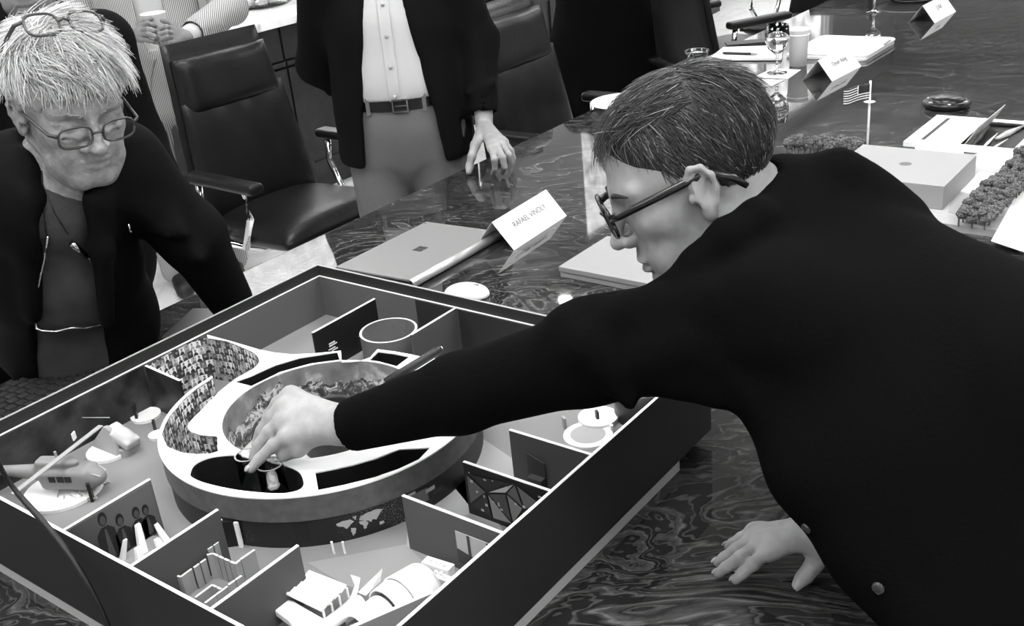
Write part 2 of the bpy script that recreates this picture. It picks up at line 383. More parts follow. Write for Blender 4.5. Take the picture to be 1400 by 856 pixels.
# ------------------------------------------------------------------ credenza units and counter
m_cab = M('dark_cabinet_wood', .035, .4, noise=(14, .010, .02)); m_brass = M('polished_knob', .7, .2, metal=1)
YF = 3.99
for i in range(7):
    x0 = 2.51 + .9 * (i - 1); x1 = x0 + .9
    lab = 'dark panelled wooden cabinet under the stone counter, %s from the left' % ['first', 'second', 'third', 'fourth', 'fifth', 'sixth', 'seventh'][i]
    t = thing('cabinet', lab, 'cabinet', (x0 + .45, 4.28, 0), group='cabinets along the far wall')
    MB().bb(x0 + .001, x1 - .001, YF + .02, 4.57, .1, .855).build('body', m_cab, t)
    MB().bb(x0 + .001, x1 - .001, YF + .07, 4.55, 0, .1).build('toe_kick', M('dark_wood'), t)
    for j in (0, 1):
        a = x0 + .45 * j + .006; b = a + .438; ym = (a + b) / 2
        d = MB().bb(a, b, YF - .002, YF + .02, .70, .85); d.bb(a - .0, b, YF - .012, YF + .02, .672, .692)
        d = d.build('drawer', m_cab, t, bevel=.003)
        MB().ell((ym, YF - .018, .79), (.012, .014, .012)).build('knob', m_brass, d, smooth=True)
        dd = MB(); dd.bb(a, b, YF, YF + .02, .115, .66)
        for (p, q, r, s_) in [(a, a + .06, .115, .66), (b - .06, b, .115, .66), (a + .06, b - .06, .115, .175), (a + .06, b - .06, .60, .66)]: dd.bb(p, q, YF - .012, YF, r, s_)
        dd.build('door', m_cab, t)
g = NG('pale_stone_counter', .15)
co = g.n('TexCoord').outputs['Object']
g.base(g.ramp(g.n('TexNoise', Scale=7.0, Detail=7.0, Distortion=2.0, Vector=co).outputs[0], [(.3, .5), (.45, .88), (1, .93)]))
ct = MB().bb(1.55, 7.97, 3.955, 4.585, .857, .9).build('counter', g.m, None, bevel=.006)
tag(ct, 'long pale veined stone counter on top of the dark cabinets', 'counter')

# ------------------------------------------------------------------ leather chairs
m_lea = M('black_leather', .007, .38, spec=.3, bump=(60, .25, .004)); m_chr = M('chrome', .75, .12, metal=1); m_plast = M('black_plastic', .01, .4)
def rsheet(hw, hh, th, n=12, curve=.0, puff=.02, taper=0.0, ridges=0):   # cushion panel in yz plane, x = thickness
    sd = []
    for side in (1, -1):
        pts = []
        for i in range(n + 1):
            row = []
            for j in range(n + 1):
                u_ = -1 + 2 * i / n; w_ = -1 + 2 * j / n
                e = (1 - abs(u_) ** 6) ** .5 * (1 - abs(w_) ** 6) ** .5
                y = hw * u_ * (1 - taper * (w_ + 1) / 2); z = hh * w_
                x = curve * (u_ * u_) + side * (th * .5 * (.25 + .75 * e)) + side * puff * e * (1 - u_ * u_)
                if ridges and side > 0: x += .004 * math.sin(ridges * u_ * 3.1 + 1.5 * w_) * e * (.5 + .5 * w_)
                row.append((x, y, z))
            pts.append(row)
        sd.append(pts)
    return sd
def cushion(mb, hw, hh, th, R, c, **kw):
    a, b = rsheet(hw, hh, th, **kw); n = len(a)
    for q in (a, b): mb.grid((np.array(q).reshape(-1, 3) @ np.array(R).T + np.array(c)).reshape(n, n, 3))
    ring = lambda q: [q[i][0] for i in range(n)] + [q[n - 1][j] for j in range(1, n)] + [q[i][n - 1] for i in range(n - 2, -1, -1)] + [q[0][j] for j in range(n - 2, 0, -1)]
    ra, rb = np.array(ring(a)) @ np.array(R).T + np.array(c), np.array(ring(b)) @ np.array(R).T + np.array(c); k = len(ra)
    mb.add(np.vstack([ra, rb]), [(i, (i + 1) % k, (i + 1) % k + k, i + k) for i in range(k)]); return mb
def make_chair(label):
    t = thing('leather_chair', label, 'chair', (0, 0, 0), group='black leather chairs behind the table')
    Rb = rotm((0, 1, 0), -.16)
    cushion(MB(), .25, .21, .06, Rb, (-.235, 0, .655), curve=.03, taper=.16, ridges=4, n=20).build('backrest', m_lea, t, smooth=True, world=False, bevel=0)
    cushion(MB(), .205, .095, .085, Rb, (-.28, 0, .91), curve=.02, taper=.08, ridges=2, n=20, puff=.025).build('headrest', m_lea, t, smooth=True, world=False)
    cushion(MB(), .258, .32, .03, Rb, (-.29, 0, .735), curve=.03, taper=.24).build('back_shell', m_lea, t, smooth=True, world=False)
    cushion(MB(), .26, .27, .08, rotm((0, 1, 0), PI / 2 - .06), (0.0, 0, .45), puff=.02, n=20, ridges=3).build('seat', m_lea, t, smooth=True, world=False)
    for s in (-1, 1):
        a = MB().box((.02, s * .285, .655), (.36, .06, .035)).build('armrest', m_lea, t, world=False, bevel=.014)
        MB().tube([(-.12, s * .285, .645), (-.13, s * .285, .55), (-.05, s * .27, .43), (.05, s * .2, .40), (.06, 0, .395)], .013, 8).build('arm_support', m_chr, t, world=False, smooth=True)
        MB().tube([(.12, s * .285, .645), (.13, s * .285, .55), (.05, s * .27, .43)], .013, 8).build('arm_support', m_chr, t, world=False, smooth=True)
    MB().lathe([(0, .05), (.03, .05), (.03, .3), (.05, .38), (.12, .40), (0, .40)], (0, 0, 0), 16).build('column', m_chr, t, world=False, smooth=True)
    for k in range(5):
        a = 2 * PI * k / 5 + .3; l = MB().tube([(0, 0, .09), (.16 * math.cos(a), .16 * math.sin(a), .085), (.3 * math.cos(a), .3 * math.sin(a), .065)], [.022, .02, .014], 8).build('base_leg', m_chr, t, world=False, smooth=True)
        MB().ell((.3 * math.cos(a), .3 * math.sin(a), .028), (.028, .028, .028)).build('caster', m_plast, l, world=False, smooth=True)
    return t
ch = make_chair('black leather armchair with head cushion in front of the cabinets, seat turned to the table')
spots = [(2.33, 2.80, -PI / 2 - .05, None), (3.07, 2.10, -PI / 2, 'black leather chair pushed up to the table right behind the standing man in gray trousers'),
         (4.97, 2.5, -.48, 'black leather chair turned sideways behind the white notepad and pen'),
         (5.75, 2.36, PI - .2, 'black leather chair farthest along the table, only its armrest in the picture')]
for i, (x, y, r, lab) in enumerate(spots):
    c = ch if i == 0 else copy_tree(ch)
    c.location = (x, y, 0); c.rotation_euler.z = r
    if lab: c['label'] = lab
# ------------------------------------------------------------------ things on the table
m_white = M('white_paper', .82, .6); m_alu = M('matte_aluminium', .2, .5, metal=.2); m_ink = M('ink', .01, .6); m_blk = M('black_matte', .012, .5)
m_gls = M('clear_glass', 1, .01, trans=1.0, ior=1.45); m_wat = M('water', 1, .0, trans=1.0, ior=1.33)
# closed laptop with a rolled spine and a wedge gap
lx0, lx1, ly0, ly1 = 1.485, 1.795, 1.462, 1.692
t = thing('laptop', 'closed silver laptop with four dark squares on its lid beside the folded name card', 'laptop', (1.64, 1.58, TZ))
def wedge(y_hi, y_lo, zb_hi, zt_hi, zb_lo, zt_lo):
    return MB().add([(lx0, y_lo, zb_lo), (lx1, y_lo, zb_lo), (lx1, y_hi, zb_hi), (lx0, y_hi, zb_hi), (lx0, y_lo, zt_lo), (lx1, y_lo, zt_lo), (lx1, y_hi, zt_hi), (lx0, y_hi, zt_hi)],
                    [(0, 3, 2, 1), (4, 5, 6, 7), (0, 1, 5, 4), (1, 2, 6, 5), (2, 3, 7, 6), (3, 0, 4, 7)])
wedge(ly1, ly0 + .008, TZ + .001, TZ + .0075, TZ + .001, TZ + .009).build('base', m_alu, t, bevel=.002)
lid = wedge(ly1, ly0 + .008, TZ + .008, TZ + .014, TZ + .015, TZ + .0215).build('lid', m_alu, t, bevel=.002)
sp = []
for x in (lx0, lx1):
    sp.append([(x, ly0 + .009 - .0105 * math.sin(a), TZ + .0113 + .0102 * math.cos(a)) for a in np.linspace(0, PI, 9)])
MB().grid(sp).build('spine', M('bright_hinge', .55, .3, metal=.6), t, smooth=True, solid=.0012)
q = MB(); cx, cy = (lx0 + lx1) / 2, 1.575; sl = -.0075 / (ly1 - ly0)
for i in (0, 1):
    for j in (0, 1):
        y = cy + (j - .5) * .0135; q.box((cx + (i - .5) * .0145, y, TZ + .0216 + (y - ly0) * sl), (.013, .0122, .0006))
q.build('logo_square', m_blk, lid, label='dark four-square emblem')
MB().lathe([(0, 0), (.003, 0)], (lx1 - .012, ly1 - .008, TZ + .0147), 10).build('camera_dot', m_blk, lid)
# folded name cards
def tent(label, b0, b1, k0, zr, name_text, size, sub=False):
    b0, b1, k0 = [np.array(list(a) + [TZ]) for a in (b0, b1, k0)]
    r0 = (b0 + k0) / 2; r0[2] = zr; e = b1 - b0; r1 = r0 + e; k1 = k0 + e; ctr = (r0 + r1) / 2; ctr[2] = TZ
    t = thing('name_card', label, 'name card', ctr, group='folded name cards')
    nf = np.cross(e, r0 - b0); nf /= np.linalg.norm(nf)
    MB().slab([b0, b1, r1, r0], -nf, .0006).build('front_panel', m_white, t)
    MB().slab([k0, r0, r1, k1], np.cross(r0 - k0, e), .0006).build('back_panel', m_white, t)
    ex, ey = e / np.linalg.norm(e), (r0 - b0) / np.linalg.norm(r0 - b0); n = np.cross(ex, ey); hh = np.linalg.norm(r0 - b0)
    o = b0 + e * .52 + ey * hh * .60 + n * .0006
    text('lettering', name_text, size, M('card_ink', .03, .6), t, mat4(ex, ey, o))
    if sub:
        m_f = M('faint_ink', .45, .6); o2 = b0 + e * .52 + ey * hh * .40 + n * .0005
        q = MB()
        for s in (-1, 1): q.box(o2 + ex * s * .034, (.046, .0016, .0003), np.array([ex, ey, n]).T)
        q.lathe([(.004, 0), (.0055, 0)], o2, 12, R=np.array([ex, ey, n]).T); q.build('faint_line', m_f, t)
tent('white folded name card with hand-lettered name leaning beside the closed laptop', (1.755, 1.398), (1.991, 1.414), (1.737, 1.494), .813, 'RAFAEL VI\u00d1OLY', .0195, True)
tent('white folded name card beside the white paper cup and stemmed glass', (3.412, 1.314), (3.64, 1.300), (3.403, 1.413), .817, 'Oyuer Aong', .021)
tent('white folded name card farthest along the table beside the white plate', (4.406, 1.289), (4.66, 1.281), (4.407, 1.392), .817, 'J. Kaf', .024)
# mouse
mo = SD(); R = frame((.03, -.078, 0)); mc = np.array([1.508, 1.335, TZ])
mo.ell(mc + (0, 0, .006), (.048, .031, .022), R, k=.004).box(mc + (0, 0, -.02), (.07, .05, .0205), rd=.001, op='-', k=.003)
t = thing('computer_mouse', 'small white computer mouse on the dark table behind the exhibition model', 'mouse', mc)
skin('shell', mo, .002, M('white_plastic', .8, .3), t)
MB().box(mc + R @ np.array([.022, 0, .0255]), (.012, .004, .006), R).build('scroll_wheel', M('grey_plastic', .3, .4), t, bevel=.001)
# flat grey box under the face
t = thing('flat_box', 'flat pale grey box on the table under the bespectacled man\u2019s chin', 'box', (1.77, 1.08, TZ))
MB().bb(1.672, 1.86, .93, 1.215, TZ, TZ + .012).build('box_base', M('grey_card', .27, .6), t, bevel=.001)
MB().bb(1.67, 1.862, .928, 1.217, TZ + .0125, TZ + .024).build('box_lid', M('grey_card'), t, bevel=.0015)
# goblets
def goblet(label, c, s=1.0, water=True):
    t = thing('water_goblet', label, 'glass', c, group='stemmed water glasses')
    o = [(.0, .0), (.034, .001), (.034, .003), (.012, .007), (.0045, .014), (.004, .05), (.0075, .054), (.0045, .058), (.012, .068), (.032, .086), (.0405, .108), (.0415, .125), (.037, .165)]
    i_ = [(.0358, .165), (.040, .125), (.039, .108), (.031, .088), (.012, .072), (0, .0705)]
    MB().lathe([(r * s, z * s) for r, z in o + i_], c, 32).build('glass', m_gls, t, smooth=True)
    if water: MB().lathe([(0, .0712 * s), (.012 * s, .0727 * s), (.0308 * s, .0885 * s), (.0387 * s, .108 * s), (.0397 * s, .124 * s), (0, .124 * s)], c, 32).build('water', m_wat, t, smooth=True)
goblet('stemmed water glass half full on a white napkin beside the paper cup', (3.475, 1.535, TZ + .002))
goblet('stemmed water glass standing beside the white plate farther along the table', tuple(P(1195, 17, .75)), 1.0)
nap = MB().prism([(3.545, 1.580), (3.543, 1.477), (3.412, 1.468), (3.404, 1.590)], TZ, TZ + .0015).build('napkin', m_white, None)
tag(nap, 'white square paper napkin under the stemmed water glass', 'napkin', 'paper napkins')
nap = MB().prism([(3.385, 1.59), (3.391, 1.47), (3.300, 1.478), (3.275, 1.535), (3.29, 1.6)], TZ, TZ + .0015).build('napkin', M('grey_paper', .55, .7), None)
tag(nap, 'greyish paper napkin lying in front of the glass, next to the head', 'napkin', 'paper napkins')
# paper cups
def paper_cup(label, c, h, r0, r1, R=None, liquid=False):
    t = thing('paper_cup', label, 'cup', c)
    MB().lathe([(0, .004), (r0, .004), (r0, 0), (r0 * 1.04, 0), (r1, h - .002), (r1 + .002, h - .001), (r1 + .001, h + .002), (r1 - .0015, h), (r0 * .98, .006), (0, .006)], c, 32, R=R).build('cup_body', M('cup_paper', .9, .5), t, smooth=True)
    return t
c = P(1091, 89, .75)
t = paper_cup('tall white paper cup beside the stemmed water glass', c, .125, .028, .037)
MB().lathe([(.0362, .106), (.0385, .107), (.0385, .11), (.037, .111)], c, 32).build('rim_band', M('cup_paper'), t, smooth=True)
# writing pad, pen, folder, note pad, plates
MB_ = MB().prism([(3.60, 1.86), (3.80, 1.93 - .03), (3.875, 1.69), (3.66, 1.60)], TZ, TZ + .010)
t = thing('notepad', 'white notepad with a black pen lying on it at the table edge', 'notepad', (3.73, 1.77, TZ))
MB().prism([(3.598, 1.862), (3.80, 1.902), (3.877, 1.688), (3.66, 1.598)], TZ, TZ + .003).build('backing_board', m_blk, t)
MB().prism([(3.60, 1.86), (3.80, 1.90), (3.875, 1.69), (3.66, 1.60)], TZ + .003, TZ + .010).build('paper_stack', m_white, t)
a, b = P(988, 72.5, TZ + .015), P(1037, 74, TZ + .015)
t = thing('pen', 'black pen lying on the white notepad', 'pen', (a + b) / 2)
MB().tube([a, a + (b - a) * .05, a + (b - a) * .8], [.003, .0048, .0048], 10).build('barrel', m_blk, t, smooth=True)
MB().tube([a + (b - a) * .8, a + (b - a) * .93, b], [.0048, .0035, .0006], 10).build('tip', M('grey_plastic'), t, smooth=True)
a, b = P(1013, 60, TZ + .008), P(1060, 56, TZ + .008)
t = thing('folder', 'narrow black folder lying behind the white notepad', 'folder', (a + b) / 2); R = frame(b - a)
MB().box((a + b) / 2 + R @ np.array([0, .03, -.004]), (.24, .07, .010), R).build('cover', m_blk, t, bevel=.002)
MB().box((a + b) / 2 + R @ np.array([.001, .03, -.004]), (.236, .066, .005), R).build('pages', m_white, t)
def rrect(x0, x1, y0, y1, r, n=5):
    pts = []
    for cx, cy, a0 in ((x1 - r, y1 - r, 0), (x0 + r, y1 - r, 90), (x0 + r, y0 + r, 180), (x1 - r, y0 + r, 270)):
        pts += [(cx + r * math.cos(math.radians(a0 + 90 * k / n)), cy + r * math.sin(math.radians(a0 + 90 * k / n))) for k in range(n + 1)]
    return pts
t = thing('paper_pad', 'thick white rounded pad behind the second name card', 'pad', (3.87, 1.45, TZ))
MB().prism(rrect(3.71, 4.03, 1.315, 1.61, .02), TZ, TZ + .012).build('lower_sheets', m_white, t, bevel=.002)
MB().prism(rrect(3.715, 4.035, 1.31, 1.60, .03), TZ + .0125, TZ + .020).build('top_sheets', m_white, t, bevel=.003)
a, b = P(1209, 61, TZ + .021), P(1217, 55, TZ + .021); MB().tube([a, b], .0035, 6).build('pen_mark', M('grey_plastic'), t)
def plate(label, c, r, h=.018):
    t = thing('plate', label, 'plate', c, group='white plates')
    MB().lathe([(0, .003), (r * .55, .003), (r * .62, .006), (r, h), (r + .002, h + .001), (r, h + .003), (r * .62, .010), (r * .55, .006), (0, .006)], c, 40).build('dish', M('white_china', .85, .2), t, smooth=True)
    MB().lathe([(r * .5, 0), (r * .5, .004), (r * .53, .004), (r * .53, 0)], c, 40).build('foot_ring', M('white_china'), t, smooth=True)
plate('white plate on the table edge behind the bespectacled man\u2019s hair', P(852, 146, .75), .105)
plate('white plate at the top edge beside the far name card', P(1248, -2, .75), .15, .03)
c = P(953, 84, .75)
t = thing('glass_dish', 'small clear glass dish between the notepad and the dark hair', 'dish', c)
MB().lathe([(0, 0), (.035, 0), (.045, .04), (.043, .04), (.033, .006), (0, .006)], c, 24).build('bowl', m_gls, t, smooth=True)
MB().lathe([(.0425, .04), (.044, .0415), (.0455, .04)], c, 24).build('rim', m_gls, t, smooth=True)
# conference microphone puck
c = P(1294, 146, .75)
t = thing('conference_puck', 'round black conference microphone puck on the table', 'microphone', c)
MB().lathe([(0, 0), (.058, 0), (.064, .006), (.066, .016), (.058, .022), (.050, .020)], c, 40).build('base', M('black_gloss', .008, .3), t, smooth=True)
MB().lathe([(.051, .020), (.048, .029), (.02, .033), (0, .033)], c, 40).build('top', M('black_gloss'), t, smooth=True)
for k in range(6):
    a = k * PI / 3 + .4; MB().ell(np.array(c) + (.055 * math.cos(a), .055 * math.sin(a), .0205), (.006, .006, .002)).build('button', M('light_grey', .55, .3), t, smooth=True)
# white sample box with an open flap
t = thing('sample_box', 'white box with a black stripe and a raised flap over dark contents', 'box', (2.92, .70, TZ))
bz = TZ + .014
ou = [(3.057, .87), (2.778, .872), (2.776, .56), (3.057, .55)]; ho = [(3.03, .735), (2.80, .735), (2.80, .605), (3.03, .60)]
shape2d('top_board', ou, [ho], bz - .002, bz, m_white, t)
w = MB()
for i in range(4):
    a, b = ou[i], ou[(i + 1) % 4]; w.slab([(a[0], a[1], TZ + .001), (b[0], b[1], TZ + .001), (b[0], b[1], bz - .002), (a[0], a[1], bz - .002)], (0, 0, 0.0001) if False else np.cross((b[0] - a[0], b[1] - a[1], 0), (0, 0, 1)), -.002)
w.build('side_board', m_white, t)
MB().prism(ho, TZ + .001, TZ + .003).build('tray_floor', m_blk, t)
MB().prism([(3.03, .835), (2.81, .837), (2.81, .827), (3.03, .825)], bz, bz + .0005).build('stripe', m_blk, t)
f0, f1 = P(1318.6, 197, bz), P(1356, 166, bz); f2, f3 = P(1374, 143, bz + .045), P(1330, 186, bz + .05)
f3 = f0 + (f2 - f1); MB().slab([f0, f1, f2, f3], np.cross(f1 - f0, f2 - f1), .0015).build('flap', M('grey_paper'), t)
for (p, q, r, mm) in [((1342, 204), (1364, 182), .004, m_white), ((1362, 190), (1400, 172), .009, M('light_grey')), ((1352, 206), (1378, 190), .003, m_white), ((1330, 198), (1352, 172), .008, M('mid_grey', .1, .5))]:
    a, b = P(p[0], p[1], TZ + .008), P(q[0], q[1], TZ + .010); MB().tube([a, a * .6 + b * .4, b], [r * .5, r, r * .3], 8).build('tool', mm, t, smooth=True)
# loose sheets
for (z, pts, lab, mm) in [(TZ, [(1318, 216), (1334, 231), (1408, 240), (1408, 209), (1352, 206)], 'white sheet of paper lying below the white sample box', m_white),
                      (TZ, [(1250, 200), (1256, 213), (1318, 213), (1316, 202)], 'narrow white card between the sample box and the pale block', m_white)]:
    o = MB().prism([tuple(P(x, y, z)[:2]) for x, y in pts][::-1], z, z + .001).build('paper_sheet', mm, None, label=lab, cat='paper', group='loose sheets')
# landscape model: board, plaza, block, trees, flag
bx = MB(); BZ = TZ + .016
pts = [(3.05 - .42, 1.10), (1.75, 1.10), (1.75, .40), (2.10, .13), (2.62, .13), (2.62, .60)]
t = thing('landscape_model', 'white landscape model with a pale block, small trees and a flagpole', 'architectural model', (2.3, .7, TZ))
MB().prism([(2.63, 1.04), (2.22, 1.04), (2.22, .16), (2.63, .16)], TZ, TZ + .016).build('base_board', M('model_grey', .5, .6, noise=(8, .3, .45)), t)
blk = P(1178, 199, .82), P(1334, 210, .82), P(1295.5, 255, .82)
x0, x1, y0, y1 = 2.298, 2.545, .628, .896
b = MB().bb(x0, x1, y0, y1, BZ, .82).build('block', M('model_pale', .30, .5), t, bevel=.0008)
c = P(1238, 224, .8205); MB().lathe([(0, 0), (.014, 0)], c, 24).build('roof_opening', M('mid_grey'), b)
for (pts, v, nm) in [([(1300, 275), (1312, 264), (1345, 269), (1330, 300), (1296, 290)], 0, 'path'), ([(1312, 262), (1338, 236), (1400, 243), (1400, 262), (1345, 268)], 1, 'plaza'), ([(1355, 330), (1392, 262), (1425, 270), (1400, 345)], 1, 'street')]:
    MB().prism([tuple(P(x, y, BZ)[:2]) for x, y in pts][::-1], BZ, BZ + .0008 + .0006 * v).build(nm, m_white if v else M('model_pale'), t)
def tree(x, y, z, s, par):
    tr = MB().tube([(x, y, z), (x, y, z + s * .9)], s * .05, 6).build('tree_trunk', M('mid_grey'), par)
    m = MB()
    for k in range(7):
        a = random.random() * 6.28; rr = s * random.uniform(.1, .34); zz = z + s * random.uniform(.55, 1.15)
        m.ell((x + rr * math.cos(a), y + rr * math.sin(a), zz), (s * .28, s * .28, s * .24), seg=6, rings=4)
    o = m.build('tree_crown', m_tree, par)
    return o
m_tree = M('model_foliage', .1, .9, noise=(300, .03, .22), bump=(400, 1.0, .004))
for (a, b, n, s, rows) in [((1078, 207), (1172, 213), 13, .034, 2), ((1328, 312), (1415, 228), 16, .036, 3)]:
    A, B = P(*a, BZ), P(*b, BZ); d = (B - A) / np.linalg.norm(B - A); nn = np.array([-d[1], d[0], 0])
    for r in range(rows):
        for k in range(n):
            p = A + (B - A) * (k + random.uniform(-.2, .2)) / (n - 1) + nn * (r - (rows - 1) / 2) * .026
            tree(p[0], p[1], BZ, s * random.uniform(.8, 1.15), t)
fp = P(1186, 200, .80); fz = P(1182, 110, 0)
zt = min(np.linspace(.8, 1.05, 200), key=lambda z: abs((RO.T @ (np.array([fp[0], fp[1], z]) - CP))[1] / -(RO.T @ (np.array([fp[0], fp[1], z]) - CP))[2] * FOC - (428 - 110)))
MB().tube([(fp[0], fp[1], BZ), (fp[0], fp[1], zt)], .0028, 8).build('flagpole', M('white_plastic'), t, smooth=True)
MB().lathe([(0, -.001), (.014, 0), (0, .001)], (fp[0], fp[1], zt - .052), 16).build('pole_disc', M('white_plastic'), t)
cd = np.array(RC[:, 0]); cd[2] = 0; cd /= np.linalg.norm(cd)
def fpt(u, v):  # flag sheet: u away from pole, v down
    return np.array([fp[0], fp[1], zt - .006]) - cd * u * .066 + np.array([0, 0, -v * .04 - u * .010 + .003 * math.sin(u * 7)]) + np.array([cd[1], -cd[0], 0]) * .006 * math.sin(u * 8)
fl = MB().grid([[fpt(u, v) for v in np.linspace(0, 1, 8)] for u in np.linspace(0, 1, 14)]).build('flag', M('white_plastic'), t, smooth=True, solid=.0006)
st = MB()
for k in range(7):
    v0 = k / 6.5; v1 = v0 + .5 / 6.5
    u0 = .45 if k < 4 else 0
    st.grid([[fpt(u, v) for v in (v0, min(v1, 1))] for u in np.linspace(u0, 1, 10)])
st.grid([[fpt(u, v) for v in np.linspace(0, .54, 4)] for u in np.linspace(0, .42, 6)])
st.build('stripe', M('flag_dark', .02, .7), fl, smooth=True, solid=.0016, label='dark stripes and canton')
# things on the counter
c = P(312, 10, .9)
t = thing('carton', 'small grey carton standing on the pale counter', 'box', c); R = frame((.97, .2, 0))
MB().box(np.array(c) + (0, .06, .05), (.19, .11, .10), R).build('carton_body', M('grey_card'), t, bevel=.002)
MB().box(np.array(c) + (-.01, .06, .102), (.17, .105, .004), R).build('carton_flap', M('grey_paper'), t)
q = MB()
for i, (u, zz, w_) in enumerate([(-.05, .07, .05), (-.045, .055, .06), (.045, .07, .04), (.05, .05, .06), (.05, .038, .05)]): q.box(np.array(c) + R @ np.array([u, -.0556, 0]) + (0, .06, zz), (w_, .001, .005), R)
q.build('print', M('mid_grey'), t)
c = P(360, 9, .9) + (0.0, .02, 0)
t = thing('serving_tray', 'clear oval serving tray with wrapped food on the pale counter', 'tray', c)
MB().lathe([(0, 0), (.13, 0), (.17, .02), (.168, .022), (.128, .003), (0, .003)], c, 32).build('tray', m_gls, t, smooth=True)
for k in range(6):
    a = k * 1.05; MB().ell(np.array(c) + (.07 * math.cos(a), .06 * math.sin(a), .025), (.035, .03, .022), seg=7, rings=5).build('wrapped_food', M('foil', .5, .25, metal=.5), t)
# keyboard and phone beside the old man
kx0, kx1, ky0, ky1 = .63, 1.05, 1.655, 1.86; ks = TZ + .012
t = thing('keyboard', 'black keyboard on the table between the white-haired man and the model', 'keyboard', ((kx0 + kx1) / 2, 1.77, TZ))
MB().bb(kx0, kx1, ky0, ky1, TZ, ks).build('keyboard_body', m_blk, t, bevel=.003)
kme = None
for r in range(9):
    for k in range(20):
        x = kx0 + .012 + k * .0202 + (r % 3) * .004; y = ky1 - .014 - r * .0205
        if x > kx1 - .02: continue
        if kme is None:
            o = MB().box((0, 0, 0), (.0165, .0165, .005)).build('key', M('key_plastic', .03, .35), t, world=False, bevel=.0008); kme = o
        else:
            o = kme.copy(); COL.objects.link(o); o.parent = t
        o.location = (x - t.location[0], y - t.location[1], ks + .002 - TZ)
t = thing('smartphone', 'black phone lying on the table by the white-haired man\u2019s sleeve', 'phone', (1.145, 1.76, TZ)); R = frame((.75, .35, 0))
MB().box((1.145, 1.765, TZ + .004), (.145, .072, .008), R).build('phone_body', m_blk, t, bevel=.003)
MB().box((1.145, 1.765, TZ + .0083), (.138, .066, .0006), R).build('screen', M('black_gloss'), t)
# ------------------------------------------------------------------ exhibition model in its open case
CX0, CX1, CY0, CY1, Z0, ZW, ZF, ZT = .485, 1.244, .648, 1.466, .77, .90, .80, .88
EX = thing('exhibition_model', 'large museum model in an open dark case with a white ring building inside', 'architectural model', ((CX0 + CX1) / 2, (CY0 + CY1) / 2, TZ))
m_case = M('dark_case', .022, .55, spec=.3); m_in = M('case_lining', .105, .7, spec=.2); m_edge = M('foam_board_edge', .8, .7); m_fl = M('model_floor', .2, .7, spec=.2)
m_div = M('divider_grey', .085, .7, spec=.2); m_dk = M('divider_black', .008, .45); m_base = M('base_strip', .42, .6); m_mw = M('model_white', .8, .6); m_mg = M('model_mid_grey', .3, .6)
def chaikin(L, n=2, closed=True):
    for _ in range(n):
        o = []
        for i in range(len(L) if closed else len(L) - 1):
            a, b = np.array(L[i]), np.array(L[(i + 1) % len(L)]); o += [tuple(a * .75 + b * .25), tuple(a * .25 + b * .75)]
        L = o if closed else [L[0]] + o + [L[-1]]
    return L
def on_y(px, py, y): d = ray(px, py); return CP + d * ((y - CP[1]) / d[1])
def q88(px, py, z=.88): return P(px, py, z)[:2]
MB().bb(CX0 + .002, 1.15, CY0 + .003, CY1 - .01, TZ, Z0).build('base_strip', m_base, EX)
th = .004
for (a, b, c, d) in [(CX0, CX1, CY0, CY0 + th), (CX0, CX1, CY1 - th, CY1), (CX0, CX0 + th, CY0 + th, CY1 - th), (CX1 - th, CX1, CY0 + th, CY1 - th)]:
    w = MB().bb(a, b, c, d, Z0, ZW - .001).build('case_wall', m_case, EX)
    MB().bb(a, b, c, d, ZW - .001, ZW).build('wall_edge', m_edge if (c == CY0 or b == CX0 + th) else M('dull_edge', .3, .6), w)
MB().bb(CX0 + th, CX1 - th, CY0 + th, CY1 - th, Z0 + .001, ZF).build('model_floor', m_fl, EX)
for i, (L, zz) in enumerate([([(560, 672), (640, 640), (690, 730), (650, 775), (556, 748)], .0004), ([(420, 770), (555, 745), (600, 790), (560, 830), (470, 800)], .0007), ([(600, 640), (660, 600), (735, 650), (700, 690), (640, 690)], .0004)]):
    MB().prism([tuple(P(x, y, ZF)[:2]) for x, y in L][::-1], ZF, ZF + zz).build('floor_patch', M('floor_pale', .30, .7) if i != 1 else M('floor_mid', .24, .7), EX)  # two-tone floor areas, a little lighter than the rest of the model floor
# lining walls with a bright top edge
e = .0005; li = .0035; A0, A1, B0, B1 = CX0 + th + e, CX1 - th - e, CY0 + th + e, CY1 - th - e
for (a, b, c, d) in [(A0, A1, B1 - li, B1), (A1 - li, A1, B0, B1 - li)]:
    w = MB().bb(a, b, c, d, ZF, ZT - .001).build('lining_panel', m_in, EX)
    MB().bb(a, b, c, d, ZT - .001, ZT).build('panel_edge', m_edge, w)
def divider(x0, y0, x1, y1, z1=ZT, mat=m_div, t=.004, z0=ZF, face=None):
    a, b = np.array([x0, y0]), np.array([x1, y1]); d = (b - a) / np.linalg.norm(b - a); n = np.array([-d[1], d[0]]) * t / 2
    pts = [a - n, b - n, b + n, a + n]
    w = MB().prism(pts, z0, z1 - .001).build('divider_wall', mat, EX)
    MB().prism(pts, z1 - .001, z1).build('wall_edge', m_edge, w)
    return w
